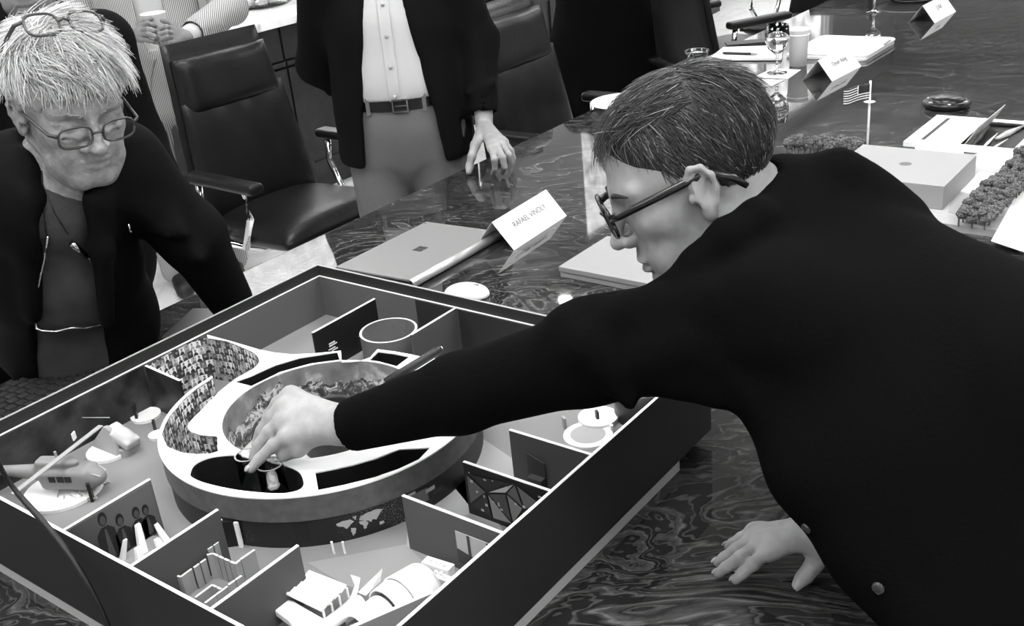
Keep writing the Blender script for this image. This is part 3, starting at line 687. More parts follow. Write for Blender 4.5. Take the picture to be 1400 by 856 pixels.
# dark photo panels lining the two far walls
MB().bb(A0, .838, B1 - li - .002, B1 - li - .0003, ZF, ZT - .002).build('night_mural', MATS.get('mural') or M('mural', .015, .5, noise=(22, .004, .05, 6)), EX)
MB().bb(A1 - li - .002, A1 - li - .0003, 1.13, 1.215, ZF, ZT - .002).build('dark_panel', M('dark_panel_print', .02, .5), EX)
MB().bb(A1 - li - .002, A1 - li - .0003, .90, 1.118, ZF, ZT - .002).build('dark_panel', M('dark_panel_print'), EX)
d1 = divider(1.052, 1.284, 1.204, 1.284, mat=m_dk)
q = MB()
for i, (x, z, w_) in enumerate([(1.088, .845, .014), (1.090, .841, .018), (1.086, .835, .016), (1.092, .831, .014)]): q.bb(x - w_ / 2, x + w_ / 2, 1.2815, 1.2822, z - .001, z + .0012)
q.build('wall_lettering', m_edge, d1)
divider(1.121, 1.124, A1 - li, 1.124); d3 = divider(A0, 1.152, .630, 1.152, mat=M('divider_photo_back', .12, .7)); divider(A0, 1.012, .630, 1.012); divider(A0, .866, .630, .866)
d6 = divider(.768, B0, .768, .825); d7 = divider(.865, B0, .865, .806, mat=m_dk); d8 = divider(.957, B0, .957, .80); divider(.839, 1.45, .832, 1.352, mat=M('mural'))
divider(.642, .668, .49, .735, z1=.885, mat=m_mg)
# family portrait print on d3 (faces -y)
def panel_pts(L, f): return [f(u, v) for u, v in L]
g = NG('portrait_backdrop', .5); co = g.n('TexCoord').outputs['Generated']
sx = g.n('SeparateXYZ', Vector=co); g.base(g.ramp(g.math('SUBTRACT', g.math('MULTIPLY', sx.outputs[0], .6), g.math('MULTIPLY', sx.outputs[2], -.2)), [(.0, .012), (.45, .10), (.7, .13)]))
pr = MB().bb(.50, .627, 1.1493, 1.1499, ZF + .003, ZT - .003).build('portrait_print', g.m, d3)
hd, bd, fc, hn = MB(), MB(), MB(), MB()
for (x, z, s) in [(lambda q, k: (q[0], q[2], k))(on_y(*px, 1.1485), k) for px, k in (((140, 711), 1.2), ((164, 712), 1.1), ((186, 702), 1.05), ((199, 698), .95))]:
    y = 1.1488
    def el(mb, cx, cz, rx, rz, yy, n=16): mb.slab([(cx + rx * math.cos(a), yy, cz + rz * math.sin(a)) for a in np.linspace(0, 2 * PI, n, endpoint=False)], (0, -1, 0), .0002)
    bd.slab([(x - .012 * s, y, ZF + .004), (x + .012 * s, y, ZF + .004), (x + .0105 * s, y, z - .016 * s), (x + .004 * s, y, z - .009 * s), (x - .004 * s, y, z - .009 * s), (x - .0105 * s, y, z - .016 * s)], (0, -1, 0), .0002)
    el(hd, x, z + .001, .0052 * s, .0085 * s, y); el(fc, x, z - .001, .0034 * s, .0055 * s, y - .0003)
    hn.slab([(x - .004 * s, y - .0003, ZF + .006), (x + .004 * s, y - .0003, ZF + .006), (x + .001 * s, y - .0003, z - .012 * s), (x - .001 * s, y - .0003, z - .012 * s)], (0, -1, 0), .0002)
bd.build('printed_suits', m_ink, d3); hd.build('printed_hair', M('print_black', .008, .6), d3); fc.build('printed_faces', M('print_grey', .07, .6), d3); hn.build('printed_shirts', M('print_grey'), d3)
# window view print on d6 (faces -x)
q = MB().bb(.7652, .7659, .685, .742, .812, .858).build('window_print', M('print_light', .4, .6), d6)
r = MB()
for y in (.692, .722): r.bb(.7645, .765, y - .002, y + .002, .812, .858)
r.slab([(.7649, .685, .812), (.7649, .742, .812), (.7649, .742, .833), (.7649, .72, .828), (.7649, .70, .831), (.7649, .685, .826)], (-1, 0, 0), .0003); r.build('printed_view', M('print_dark', .03, .6), d6)
# triangle lattice on d7 (faces -x)
xs = .8622; lat = [(.665, .806), (.805, .806), (.805, .875), (.665, .875)]
pt = {'a': (.802, .865), 'b': (.802, .815), 'c': (.770, .845), 'd': (.765, .806), 'e': (.738, .855), 'f': (.732, .808), 'g': (.712, .84), 'h': (.722, .874), 'i': (.69, .81), 'j': (.665, .848)}
tri = [('a', 'c', 'h', .02), ('a', 'b', 'c', .1), ('b', 'c', 'd', .03), ('c', 'd', 'f', .22), ('c', 'e', 'f', .06), ('c', 'h', 'e', .45), ('e', 'f', 'g', .18), ('h', 'e', 'g', .09), ('f', 'g', 'i', .04), ('g', 'i', 'j', .35), ('h', 'g', 'j', .12)]
for a, b, c, v in tri:
    T = np.array([pt[a], pt[b], pt[c]]); T = T.mean(0) + (T - T.mean(0)) * .86
    MB().slab([(xs, y, z) for y, z in T], (-1, 0, 0), .0004).build('printed_triangle', M('tri_%02d' % int(v * 100), v, .6), d7)
sp = MB()
for k in range(22): sp.box((xs - .0008, random.uniform(.68, .80), random.uniform(.812, .868)), (.0004, random.uniform(.002, .005), random.uniform(.001, .004)))
sp.build('printed_marks', M('print_light'), d7)
MB().prism([(.94, .765), (.953, .765), (.953, .742), (.94, .742)], ZF, ZF + .024).build('pedestal', M('pedestal_dark', .04, .6), EX)
MB().slab([(.9525, .742, ZF), (.9525, .770, ZF), (.9525, .770, ZF + .055), (.9525, .742, ZF + .046)], (-1, 0, 0), .002).build('pedestal_back', M('pedestal_dark'), EX)
# ---- ring building
RCx, RCy, RR, RI = .881, 1.085, .2315, .1425
def arc(r, a0, a1, n, c=(RCx, RCy)): return [(c[0] + r * math.cos(a), c[1] + r * math.sin(a)) for a in np.linspace(a0, a1, n)]
T_ = q88(291, 514); F_ = q88(645, 515)
aT = math.atan2(T_[1] - RCy, T_[0] - RCx); aF = math.atan2(F_[1] - RCy, F_[0] - RCx)
if aT < 0: aT += 2 * PI
a1 = aF
while a1 < aT: a1 += 2 * PI
outer = arc(RR, aT, a1, 90)
gal = [(284, 462), (310, 466), (335, 476), (347, 482), (352, 487), (355, 493), (352, 499), (345, 505), (332, 512), (320, 519), (300, 535), (280, 556), (262, 574), (257, 580), (257, 585), (260.5, 589.4), (272, 593.5), (285, 595), (297, 595.5)]
gal2 = [(298, 617), (288, 620), (268.7, 621), (249, 619), (229, 611), (220.5, 594), (220.5, 581), (228, 569), (245, 546), (265, 530), (290.5, 516)]
flange = [(622, 497), (600, 491), (575, 487.5), (562, 484.5), (540, 480.5), (516, 477.5), (506, 488.5), (495, 492.5), (480, 494), (467, 494.5), (466, 479.5), (430, 483), (400, 484.5), (375, 482), (355, 478), (318, 467), (283, 457.5)]
G1 = [tuple(q88(*p)) for p in gal]; G2 = [tuple(q88(*p)) for p in gal2]
G2 = [((RCx + (x - RCx) * min(1, (RR - .0045) / math.hypot(x - RCx, y - RCy))), (RCy + (y - RCy) * min(1, (RR - .0045) / math.hypot(x - RCx, y - RCy)))) for x, y in G2]
plate = outer + [tuple(q88(*p)) for p in flange] + G1 + G2
pan = arc(RI, 0, 2 * PI, 72)[:-1]
pits = [[(259, 648), (265, 634), (285, 625), (305, 622), (325, 621.5), (350, 629), (380, 633), (405, 641), (414, 651), (416, 668), (391, 675), (363, 674), (331, 671), (305, 666.5), (278, 660), (262, 653)],
        [(431, 646), (456, 641), (482, 635.5), (515, 626), (546, 614), (588, 612), (573, 628), (545, 641), (512, 652.5), (470, 663), (435, 670)],
        [(321, 522), (344, 513.5), (376, 499), (409, 489), (461, 481), (464, 493), (425, 497), (383, 508.5), (344, 528)],
        [(495, 494.5), (506, 491), (517, 480.5), (538, 483), (560, 487.5), (540, 502), (514, 497)]]
pits = [[tuple(q88(*p)) for p in L] for L in pits]
def clipc(L, r, inside):   # keep pit outlines clear of the rims
    o = []
    for x, y in L:
        d = math.hypot(x - RCx, y - RCy)
        if d > RR - .004: x, y = RCx + (x - RCx) * (RR - .004) / d, RCy + (y - RCy) * (RR - .004) / d
        if d < RI + .003: x, y = RCx + (x - RCx) * (RI + .003) / d, RCy + (y - RCy) * (RI + .003) / d
        o.append((x, y))
    return o
pits = [clipc(chaikin(L), 0, 0) if i in (0,) else clipc(L, 0, 0) for i, L in enumerate(pits)]
ring = shape2d('ring_roof', plate, [pan] + pits, ZT - .002, ZT, m_mw, EX)
def strip(name, pts, z0, z1, mat, par, closed=False, off=0.0, solid=.0, smooth=True):   # vertical band with metre UVs along the path
    pts = [np.array(p, float) for p in pts]
    if closed: pts = pts + [pts[0]]
    u = [0.0]
    for a, b in zip(pts, pts[1:]): u.append(u[-1] + float(np.linalg.norm(b - a)))
    V = []; F = []
    for p in pts: V += [(p[0], p[1], z0), (p[0], p[1], z1)]
    for i in range(len(pts) - 1): F.append((2 * i, 2 * i + 2, 2 * i + 3, 2 * i + 1))
    V = np.array(V) - np.array(root_loc(par)); me = bpy.data.meshes.new(name); me.from_pydata(V.tolist(), [], F)
    uv = me.uv_layers.new(name='path'); k = 0
    for i in range(len(pts) - 1):
        for (uu, vv) in ((u[i], z0), (u[i + 1], z0), (u[i + 1], z1), (u[i], z1)): uv.data[k].uv = (uu, vv - z0); k += 1
    return link(me, name, mat, par, smooth=smooth, fix=False, solid=solid)
# portrait mosaic
g = NG('portrait_mosaic', .5)
uvn = g.n('UVMap'); sx = g.n('SeparateXYZ', Vector=uvn.outputs[0]); CW, CH = .0105, .0128
row = g.math('FLOOR', g.math('DIVIDE', sx.outputs[1], CH)); us = g.math('ADD', g.math('DIVIDE', sx.outputs[0], CW), g.math('MULTIPLY', row, .37)); col = g.math('FLOOR', us)
fx = g.math('SUBTRACT', us, col); fy = g.math('SUBTRACT', g.math('DIVIDE', sx.outputs[1], CH), row)
cb = g.n('CombineXYZ', X=col, Y=row, Z=0.0); wn = g.n('TexWhiteNoise', Vector=cb.outputs[0]); wn.noise_dimensions = '3D'
cb2 = g.n('CombineXYZ', X=col, Y=row, Z=5.0); wn2 = g.n('TexWhiteNoise', Vector=cb2.outputs[0])
bgv = g.ramp(wn.outputs[0], [(0, .02), (.3, .08), (.5, .45), (.7, .85)])
dx = g.math('DIVIDE', g.math('SUBTRACT', fx, .5), .19); dy = g.math('DIVIDE', g.math('SUBTRACT', fy, .66), .24)
head = g.math('LESS_THAN', g.math('ADD', g.math('MULTIPLY', dx, dx), g.math('MULTIPLY', dy, dy)), 1.0)
dy2 = g.math('DIVIDE', g.math('SUBTRACT', fy, .74), .24); hair = g.math('GREATER_THAN', fy, .76)
bx_ = g.math('DIVIDE', g.math('SUBTRACT', fx, .5), .42); by_ = g.math('DIVIDE', fy, .45)
body = g.math('LESS_THAN', g.math('ADD', g.math('MULTIPLY', bx_, bx_), g.math('MULTIPLY', by_, by_)), 1.0)
def mix(f, a, b):
    x = g.n('Mix'); x.data_type = 'RGBA'; g.put(x.inputs[0], f); g.put(x.inputs[6], a); g.put(x.inputs[7], b); return x.outputs[2]
suit = g.ramp(wn2.outputs[0], [(0, .01), (.7, .03), (.85, .4)]); face = g.ramp(wn2.outputs[0], [(0, .2), (1, .42)])
c1 = mix(body, bgv, suit); c2 = mix(head, c1, face); c3 = mix(g.math('MULTIPLY', head, hair), c2, (.02, .02, .02, 1)); g.base(c3)
m_mos = g.m
corner = [tuple(q88(*p)) for p in [(203, 498.5), (230, 482), (262, 465), (284, 461)]]
cw = [(x, min(y, B1 - li - .003)) for x, y in corner]
strip('portrait_wall', cw + G1[:11], ZF, ZT - .001, m_mos, EX); strip('portrait_wall', G1[10:], ZF, ZT - .002, m_mos, EX); strip('portrait_wall', G2, ZF, ZT - .002, m_mos, EX)
# panorama wall with mountains
g = NG('mountain_panorama', .5); uvn = g.n('UVMap'); sx = g.n('SeparateXYZ', Vector=uvn.outputs[0])
nr = g.n('TexNoise', Scale=11.0, Detail=6.0, Roughness=.6, Vector=g.n('CombineXYZ', X=sx.outputs[0], Y=0.0, Z=0.0).outputs[0])
ridge = g.math('MULTIPLY_ADD', nr.outputs[0], .15, -.028)
mf = g.math('LESS_THAN', sx.outputs[1], ridge)
rock = g.n('TexNoise', Scale=48.0, Detail=7.0, Roughness=.75, Distortion=1.2, Vector=uvn.outputs[0]).outputs[0]
rk = g.ramp(rock, [(.40, .012), (.5, .06), (.58, .6)])
sky = g.ramp(g.n('TexNoise', Scale=28.0, Detail=4.0, Vector=uvn.outputs[0]).outputs[0], [(.35, .12), (.55, .2), (.72, .5)])
g.base(mix(mf, sky, rk))
strip('panorama_wall', arc(RI, 0.4, 2 * PI + .4, 72)[:-1], ZF, ZT - .002, g.m, EX, closed=True)
# pit walls and floors
for L in pits:
    strip('pit_wall', L, ZF + .002, ZT - .002, m_dk, EX, closed=True, smooth=False); MB().prism(L if np.cross(np.array(L[1]) - L[0], np.array(L[2]) - L[1]) > 0 else L[::-1], ZF + .0003, ZF + .0012).build('pit_floor', m_dk, EX)
# drum under the roof: grey print band above a black map band
g = NG('band_print', .5); uvn = g.n('UVMap'); g.base(g.ramp(g.n('TexNoise', Scale=60.0, Detail=5.0, Vector=uvn.outputs[0]).outputs[0], [(.4, .075), (.62, .1)]))
hole_a = (aT - .02, aF + .02 + 2 * PI)
strip('outer_band', arc(RR - .0008, aT, a1, 90), .842, ZT - .0005, g.m, EX)
g = NG('map_band_print', .5); uvn = g.n('UVMap'); sp_ = g.n('TexNoise', Scale=420.0, Detail=2.0, Vector=uvn.outputs[0]).outputs[0]; rg = g.n('TexNoise', Scale=9.0, Detail=1.0, Vector=uvn.outputs[0]).outputs[0]
g.base(g.math('ADD', g.math('MULTIPLY', g.ramp(sp_, [(.55, 0), (.66, 1)]), g.ramp(rg, [(.5, 0), (.62, .2)])), .008))
dr = strip('map_band', arc(RR - .004, aT, a1, 90), ZF, .842, g.m, EX)
strip('band_soffit', arc(RR - .002, aT, a1, 60), .841, .8425, m_dk, EX)
# world map shapes lying on the drum
def on_drum(u, v, ang0, r=RR - .0034): a = ang0 + u / r; return (RCx + r * math.cos(a), RCy + r * math.sin(a), v)
pa = np.array(P(492, 714, .822)[:2]) - (RCx, RCy); ang0 = math.atan2(pa[1], pa[0])
conts = [[(-.03, .006), (-.022, .009), (-.012, .009), (-.008, .004), (-.014, -.001), (-.018, -.004), (-.022, 0), (-.029, .003)], [(-.008, .011), (-.003, .012), (-.005, .006)],
         [(-.013, -.005), (-.006, -.007), (-.008, -.013), (-.011, -.018), (-.013, -.010)], [(-.001, .002), (.006, .002), (.010, -.003), (.007, -.011), (.004, -.012), (.003, -.005), (-.001, -.002)],
         [(-.001, .004), (.003, .010), (.012, .012), (.024, .013), (.032, .010), (.026, .004), (.021, -.003), (.017, .000), (.014, -.004), (.010, .000), (.004, .003)], [(.024, -.009), (.030, -.008), (.031, -.012), (.025, -.013)]]
for L in conts:
    n = len(L); pts = []
    for i in range(n):
        (u0, v0), (u1, v1) = L[i], L[(i + 1) % n]
        for k in range(3):
            f = k / 3; pts.append((u0 + (u1 - u0) * f + random.uniform(-.0006, .0006), v0 + (v1 - v0) * f + random.uniform(-.0006, .0006)))
    q = [on_drum(u, .823 + v * .95, ang0) for u, v in pts]; c = np.mean(q, 0)
    nrm = np.array([c[0] - RCx, c[1] - RCy, 0]); MB().slab(q, nrm, .0009).build('continent', M('print_light'), dr)
for (u, v, w_, h_, mm) in [(.085, .824, .03, .020, 'print_mid'), (.105, .828, .016, .006, 'print_light'), (.118, .820, .02, .008, 'print_dark'), (.075, .836, .012, .004, 'print_light'), (-.075, .822, .02, .03, 'print_black')]:
    MB().grid([[on_drum(u + i * w_ / 4, v + j * h_, ang0, RR - .0032) for j in (-.5, .5)] for i in range(-2, 3)]).build('printed_panel', M(mm, .12, .6), dr)
for px, mm, w_ in ((312, m_mw, .012), (328, m_dk, .022), (340, m_mw, .006)):   # doorway slabs standing at the drum
    c = P(px, 738, ZF); a_ = math.atan2(c[1] - RCy, c[0] - RCx); c = np.array([RCx + (RR + .001) * math.cos(a_), RCy + (RR + .001) * math.sin(a_), ZF])
    MB().box(c + (0, 0, .0195), (.003 if mm is m_mw else .005, w_, .039), rotm((0, 0, 1), a_ + (.5 if mm is m_dk else 0))).build('door_slab', mm, EX)
# centre drum
MB().lathe([(0, .83), (.046, .83), (.046, .855), (.048, .857), (.048, .859), (.046, .857)], (RCx + .02, RCy + .01, 0), 40).build('centre_drum', M('drum_dark', .03, .5), EX, smooth=False)
MB().lathe([(.046, ZF), (.046, .83)], (RCx + .02, RCy + .01, 0), 40).build('drum_base', M('drum_dark'), EX, smooth=True)
MB().lathe([(0, ZF + .0005), (RI - .002, ZF + .0005)], (RCx, RCy, 0), 48).build('hall_floor', M('hall_floor_pale', .45, .6), EX)
# clear tubes held over the pit
for (px, py, zr, r) in [(368.5, 634.5, .888, .0175), (338, 622, .888, .017)]:
    c = P(px, py, zr); c[2] = 0
    m_acr = M('clear_acrylic', 1, .02, trans=1.0, ior=1.12, spec=.5)
    tb_ = MB().lathe([(r, ZF + .002), (r, zr), (r - .0012, zr), (r - .0012, ZF + .002), (r, ZF + .002)], c, 28).build('clear_tube', m_acr, EX, smooth=True)
    MB().lathe([(r + .0003, zr - .0003), (r + .0003, zr + .0006), (r - .0014, zr + .0006), (r - .0014, zr - .0003)], c, 28).build('tube_rim', m_mg, tb_)
    if px > 350:
        ic = MB(); 
        V = []
        for k in range(3): ic.ell(c + (random.uniform(-.003, .003), random.uniform(-.003, .003), ZF + .056 + .003 * k), (.0115 - .002 * k, .0115 - .002 * k, .007), rotm((1, 1, 0), k), seg=7, rings=5)
        ic.build('crumpled_paper', m_mw, tb_)
# ---- displays in the upper left room
def disc(px, py, r, h=.005, m=m_mw, n=40): c = P(px, py, ZF); c[2] = 0; return MB().lathe([(0, ZF + h), (r, ZF + h), (r, ZF), (0, ZF)], c, n).build('display_disc', m, EX), c
def label_panel(px, py, h=.03, w=.014, mm=None):
    c = P(px, py, ZF); return MB().box(c + (0, 0, h / 2), (w, .004, h), rotm((0, 0, 1), .9)).build('label_panel', mm or m_dk, EX)
d, c = disc(88, 672, .056); c2 = c + (0, 0, ZF + .005)
st = MB()
for k in range(9):
    a = -2.2 + k * .28; st.box(c2 + (.035 * math.cos(a), .035 * math.sin(a), .0015), (.022, .006, .003), rotm((0, 0, 1), a))
st.build('step_slab', m_mw, d)
label_panel(127, 684, .03, .012); label_panel(188, 574, .028, .012)
disc(200, 570, .024); disc(216, 597, .014); label_panel(213, 590, .02, .008)
# helicopter (nose to the right in the picture)
hp = P(92, 650, .83); hv = P(136, 640, .83) - P(60, 640, .83); hv[2] = 0; hv /= np.linalg.norm(hv); Rh = frame(hv); m_he = M('helicopter_grey', .2, .55)
def hl(x, y, z): return hp + Rh @ np.array([x, y, z])
sd = SD()
sd.box(hl(.004, 0, .0), (.040, .0185, .0165), Rh, rd=.009, k=.006).ell(hl(.034, 0, -.002), (.026, .0175, .0155), Rh, k=.008).box(hl(-.014, 0, .020), (.027, .011, .0085), Rh, rd=.005, k=.004).ell(hl(.012, 0, .022), (.012, .008, .006), Rh, k=.004)
sd.cone(hl(-.032, 0, .005), hl(-.125, 0, .010), .013, .005, k=.008)
hel = skin('helicopter', sd, .0016, m_he, EX)
wv = MB()
for s in (-1, 1):
    for x in (-.012, .001, .013): wv.box(hl(x, s * .0183, .005), (.010, .0025, .009), Rh)
wv.build('cabin_window', m_dk, hel)
MB().slab([hl(.040, -.013, .012), hl(.040, .013, .012), hl(.056, .010, .003), hl(.056, -.010, .003)], Rh @ np.array([1, 0, 1.2]), .0012).build('windscreen', M('model_mid_grey'), hel)
sk = MB()
for s in (-1, 1):
    sk.tube([hl(-.03, s * .02, -.028), hl(.04, s * .02, -.028), hl(.05, s * .02, -.024)], .0016, 6)
    for x in (-.012, .022): sk.tube([hl(x, s * .011, -.014), hl(x, s * .02, -.028)], .0013, 6)
sk.build('landing_skid', m_mg, hel)
MB().tube([hl(-.008, 0, .026), hl(-.008, 0, .040)], .002, 8).build('rotor_mast', m_mg, hel)
b0, b1 = P(17, 676, .865), P(138, 582, .872); bdv = b1 - b0
MB().box((b0 + b1) / 2, (np.linalg.norm(bdv), .0085, .0015), frame(bdv)).build('rotor_blade', m_mg, hel)
MB().box(hl(-.112, 0, .018), (.012, .002, .026), Rh).build('tail_fin', m_he, hel)
# slanted relic display
d, c = disc(150, 618, .034)
q = [P(122, 612, ZF), P(161, 629, ZF), P(153, 592, ZF + .036), P(141, 583, ZF + .046)]
MB().slab(q, np.cross(q[1] - q[0], q[3] - q[0]), -.008).build('slanted_wall', m_mg, EX, bevel=.001)
q = [P(161, 629, ZF), P(172, 618, ZF), P(160, 585, ZF + .040), P(153, 592, ZF + .036)]
MB().slab(q, np.cross(q[1] - q[0], q[3] - q[0]), -.005).build('slanted_wall', m_mg, EX, bevel=.001)
va, vb = P(152, 586, ZF + .034), P(181, 606, ZF + .019); Rv = frame(vb - va); vc = (va + vb) / 2; v = SD()
v.box(vc, (.027, .014, .007), Rv, rd=.004, k=.004).ell(vc + Rv @ np.array([.004, 0, .007]), (.019, .011, .007), Rv, k=.005)
skin('relic_vehicle', v, .0016, M('relic_pale', .42, .6), EX)
pp = chaikin([tuple(P(x, y, ZF)[:2]) for x, y in [(163, 628), (176, 625), (190, 614), (193, 604), (186, 600), (172, 612)]])
MB().prism(pp if sum(pp[i - 1][0] * pp[i][1] - pp[i][0] * pp[i - 1][1] for i in range(len(pp))) > 0 else pp[::-1], ZF, ZF + .012).build('curved_plinth', m_mg, EX)
MB().box(P(101, 596, .83) + (0, 0, 0), (.010, .002, .012), rotm((0, 0, 1), .6)).build('white_tag', m_mw, EX)
a, b = P(91, 571, .845), P(150, 571, .845); MB().tube([a, b], .0008, 5).build('thin_rail', m_mg, EX)
# ---- white paper columns in the portrait room
for (b0, t0, h, w) in [((196, 757), (188, 717), .036, .0055), ((195, 783), (188, 749), .031, .006), ((167, 769), (171, 738), .028, .004), ((227, 739), (213, 716), .016, .0045), ((224, 757), (214, 737), .015, .0055)]:
    c, tt = P(*b0, ZF), P(*t0, ZF + h); q = [(-w, -w * .7), (w, -w * .7), (w, w * .7), (-w, w * .7)]
    MB().add([(c[0] + x, c[1] + y, ZF) for x, y in q] + [(tt[0] + x * .6, tt[1] + y * .6, ZF + h) for x, y in q], [(0, 3, 2, 1), (4, 5, 6, 7)] + [(i, (i + 1) % 4, (i + 1) % 4 + 4, i + 4) for i in range(4)]).build('paper_column', m_mw, EX)
MB().prism([tuple(P(x, y, ZF)[:2]) for x, y in [(196, 771), (198, 765), (213, 762), (215, 770), (205, 776)]][::-1], ZF, ZF + .006).build('white_block', m_mw, EX)
MB().prism([tuple(P(x, y, ZF)[:2]) for x, y in [(152, 756), (190, 730), (222, 735), (210, 752), (228, 778), (205, 790), (170, 782)]][::-1], ZF + .0002, ZF + .0012).build('floor_patch', m_mg, EX)
# ---- slatted partitions
def slats(p0, p1, n, h, w=.8, th_=.0025, gap=True):
    a, b = P(*p0, ZF + h), P(*p1, ZF + h); d = (b - a) / n
    for k in range(n):
        c = a + d * (k + .5); c[2] = ZF + h / 2
        o = MB().box(c, (np.linalg.norm(d) * w, th_, h), frame(d)).build('slat', m_mg2, EX); MB().box(c + (0, 0, h / 2 + .0003), (np.linalg.norm(d) * w, th_, .0007), frame(d)).build('slat_edge', m_edge, o)
m_mg2 = M('slat_grey', .32, .6)
slats((241, 787), (247, 789), 1, .03, 1.0); slats((247, 789), (262, 778), 1, .03, 1.0); slats((264, 777), (282, 764), 2, .032)
slats((283, 752), (299, 741), 2, .038); slats((283, 759), (291, 757), 1, .036, 1.0); slats((291, 757), (322, 771), 4, .036); slats((322, 771), (328, 766), 1, .036, 1.0); slats((329, 765), (348, 752), 1, .03, 1.0)
slats((267, 817), (290, 800), 1, .016, 1.0); slats((290, 800), (303, 806), 2, .016); slats((280, 825), (311, 802), 2, .014, .96); slats((312, 800), (331, 787), 2, .020, .85)
# ---- slatted roof shelter, ramp and hangar in the near room
sh = [P(*p, ZF + .028) for p in [(391, 813), (424, 783), (475, 803), (441, 837)]]
for k in range(4):
    f0, f1 = k / 4, (k + .92) / 4
    a, b, c, d = [sh[0] + (sh[1] - sh[0]) * f for f in (f0, f1)][0], sh[0] + (sh[1] - sh[0]) * f1, sh[3] + (sh[2] - sh[3]) * f1, sh[3] + (sh[2] - sh[3]) * f0
    MB().slab([a, d, c + (0, 0, .002), b + (0, 0, .002)], (0, 0, 1), .0025).build('roof_board', m_mw, EX)
    MB().tube([a + (0, 0, .003), d + (0, 0, .003)], .0022, 6).build('roof_ridge', m_mw, EX)
for f in (0, .33, .66, 1):
    for (i, j) in ((0, 1), (3, 2)):
        p = sh[i] + (sh[j] - sh[i]) * (f * .94 + .03); MB().tube([(p[0], p[1], ZF), (p[0], p[1], ZF + .028)], .0015, 6).build('roof_post', m_mw, EX)
MB().prism([tuple(P(x, y, ZF + .02)[:2]) for x, y in [(373, 834), (378, 825), (390, 820), (402, 823), (448, 850), (448, 880), (410, 872), (395, 850)]][::-1], ZF + .012, ZF + .022).build('rounded_platform', m_mw, EX, bevel=.002)
rp_ = [P(*p, z) for p, z in [((480, 786), ZF + .03), ((486, 800), ZF + .022), ((480, 815), ZF + .014), ((462, 832), ZF + .01), ((440, 850), ZF + .008)]]
rq = [P(*p, z) for p, z in [((492, 790), ZF + .03), ((489, 808), ZF + .022), ((484, 822), ZF + .014), ((468, 838), ZF + .01), ((444, 856), ZF + .008)]]
MB().grid([rp_, rq]).build('curved_ramp', m_mw, EX, smooth=True, solid=.002)
a, b = P(494, 822, ZF + .012), P(430, 868, ZF + .012); MB().tube([a, b], .0085, 14).build('white_tube', m_mw, EX, smooth=True)
# hangar: half barrel narrowing in steps
h0, h1 = P(581, 800, ZF), P(494, 862, ZF); hd_ = (h1 - h0) / np.linalg.norm(h1 - h0); hs = np.array([-hd_[1], hd_[0], 0])
L_ = np.linalg.norm(h1 - h0)
for (f0, f1, r0, r1) in [(-.02, .38, .030, .033), (.38, .62, .031, .030), (.63, 1.05, .024, .022)]:
    MB().grid([[h0 + hd_ * L_ * f + hs * r * math.cos(a) + np.array([0, 0, r * .95 * math.sin(a)]) for a in np.linspace(0, PI, 17)] for f, r in ((f0, r0 * .96), (f0 + .03, r0), (f1, r1))]).build('barrel_roof', m_mw, EX, smooth=True, solid=.002)
MB().slab([h0 + hd_ * L_ * -.02 + hs * .0288 * math.cos(a) + np.array([0, 0, .0274 * math.sin(a)]) for a in np.linspace(0, PI, 17)], hd_, -.002).build('end_wall', m_mw, EX)
MB().slab([P(490, 811, ZF + .02), P(523, 779, ZF + .024), P(520, 795, ZF + .012), P(500, 815, ZF + .012)], (0, 0, 1), .002).build('canopy', m_mw, EX)
for (x, y, w_, d_, h_) in [(600, 781, .040, .014, .012), (606, 796, .018, .010, .008)]:
    c = P(x, y, ZF); o = MB().box(c + (0, 0, h_ / 2), (w_, d_, h_), rotm((0, 0, 1), -PI / 2 + .1)).build('display_table', m_mw, EX)
    s_ = MB()
    for k in range(4): s_.ell(c + (random.uniform(-.003, .003), (k - 1.5) * .007, h_ + .002), (.003, .003, .003), seg=6, rings=4)
    s_.build('display_pieces', m_mw, o)
for px in (457, 472): c = P(px, 757, ZF); MB().tube([c, c + (0, .001, .018)], .0016, 7).build('tiny_figure', m_mw, EX)
# ---- round drum room at the back and pieces near the sleeve
c = np.array([1.150, 1.205, 0])
dm = MB().lathe([(.049, ZF), (.049, .858), (.046, .858), (.046, ZF)], c, 48, a0=0, a1=2 * PI).build('round_room', M('round_room_grey', .13, .6), EX, smooth=False)
MB().lathe([(.0455, .8582), (.0495, .8582)], c, 48).build('room_rim', M('light_grey'), dm)
MB().box(c + (-.045 * .2 - .01, .0465, .838), (.018, .006, .02), rotm((0, 0, 1), .2)).build('room_window', m_dk, dm)
MB().lathe([(.0493, ZF + .001), (.0493, ZF + .012)], c, 40, a0=3.4, a1=5.2).build('dark_plinth_band', m_dk, dm)
MB().lathe([(0, ZF + .004), (.045, ZF + .004)], c, 40).build('room_floor', m_mg, dm)
d, cc = disc(804, 597, .036, .004); MB().lathe([(0, .0005), (.026, .0005)], cc + (0, 0, ZF + .004), 30).build('grey_inset', m_mg, d)
disc(818, 575, .03, .008); label_panel(817, 578, .02, .008); label_panel(772, 585, .018, .01, m_mg); label_panel(836, 590, .012, .010, m_mw)
MB().lathe([(.042, ZF), (.042, ZF + .05)], P(880, 566, ZF) * (1, 1, 0), 24, a0=2.0, a1=4.4).build('dark_curved_wall', M('drum_dark'), EX, smooth=True, solid=.003)
q = MB()
for k in range(9): p = P(635 + k * 5, 466 - k * 1.2, ZF + .012); q.box(p, (.006, .004, random.uniform(.008, .02)))
q.build('white_piece', m_mw, EX)
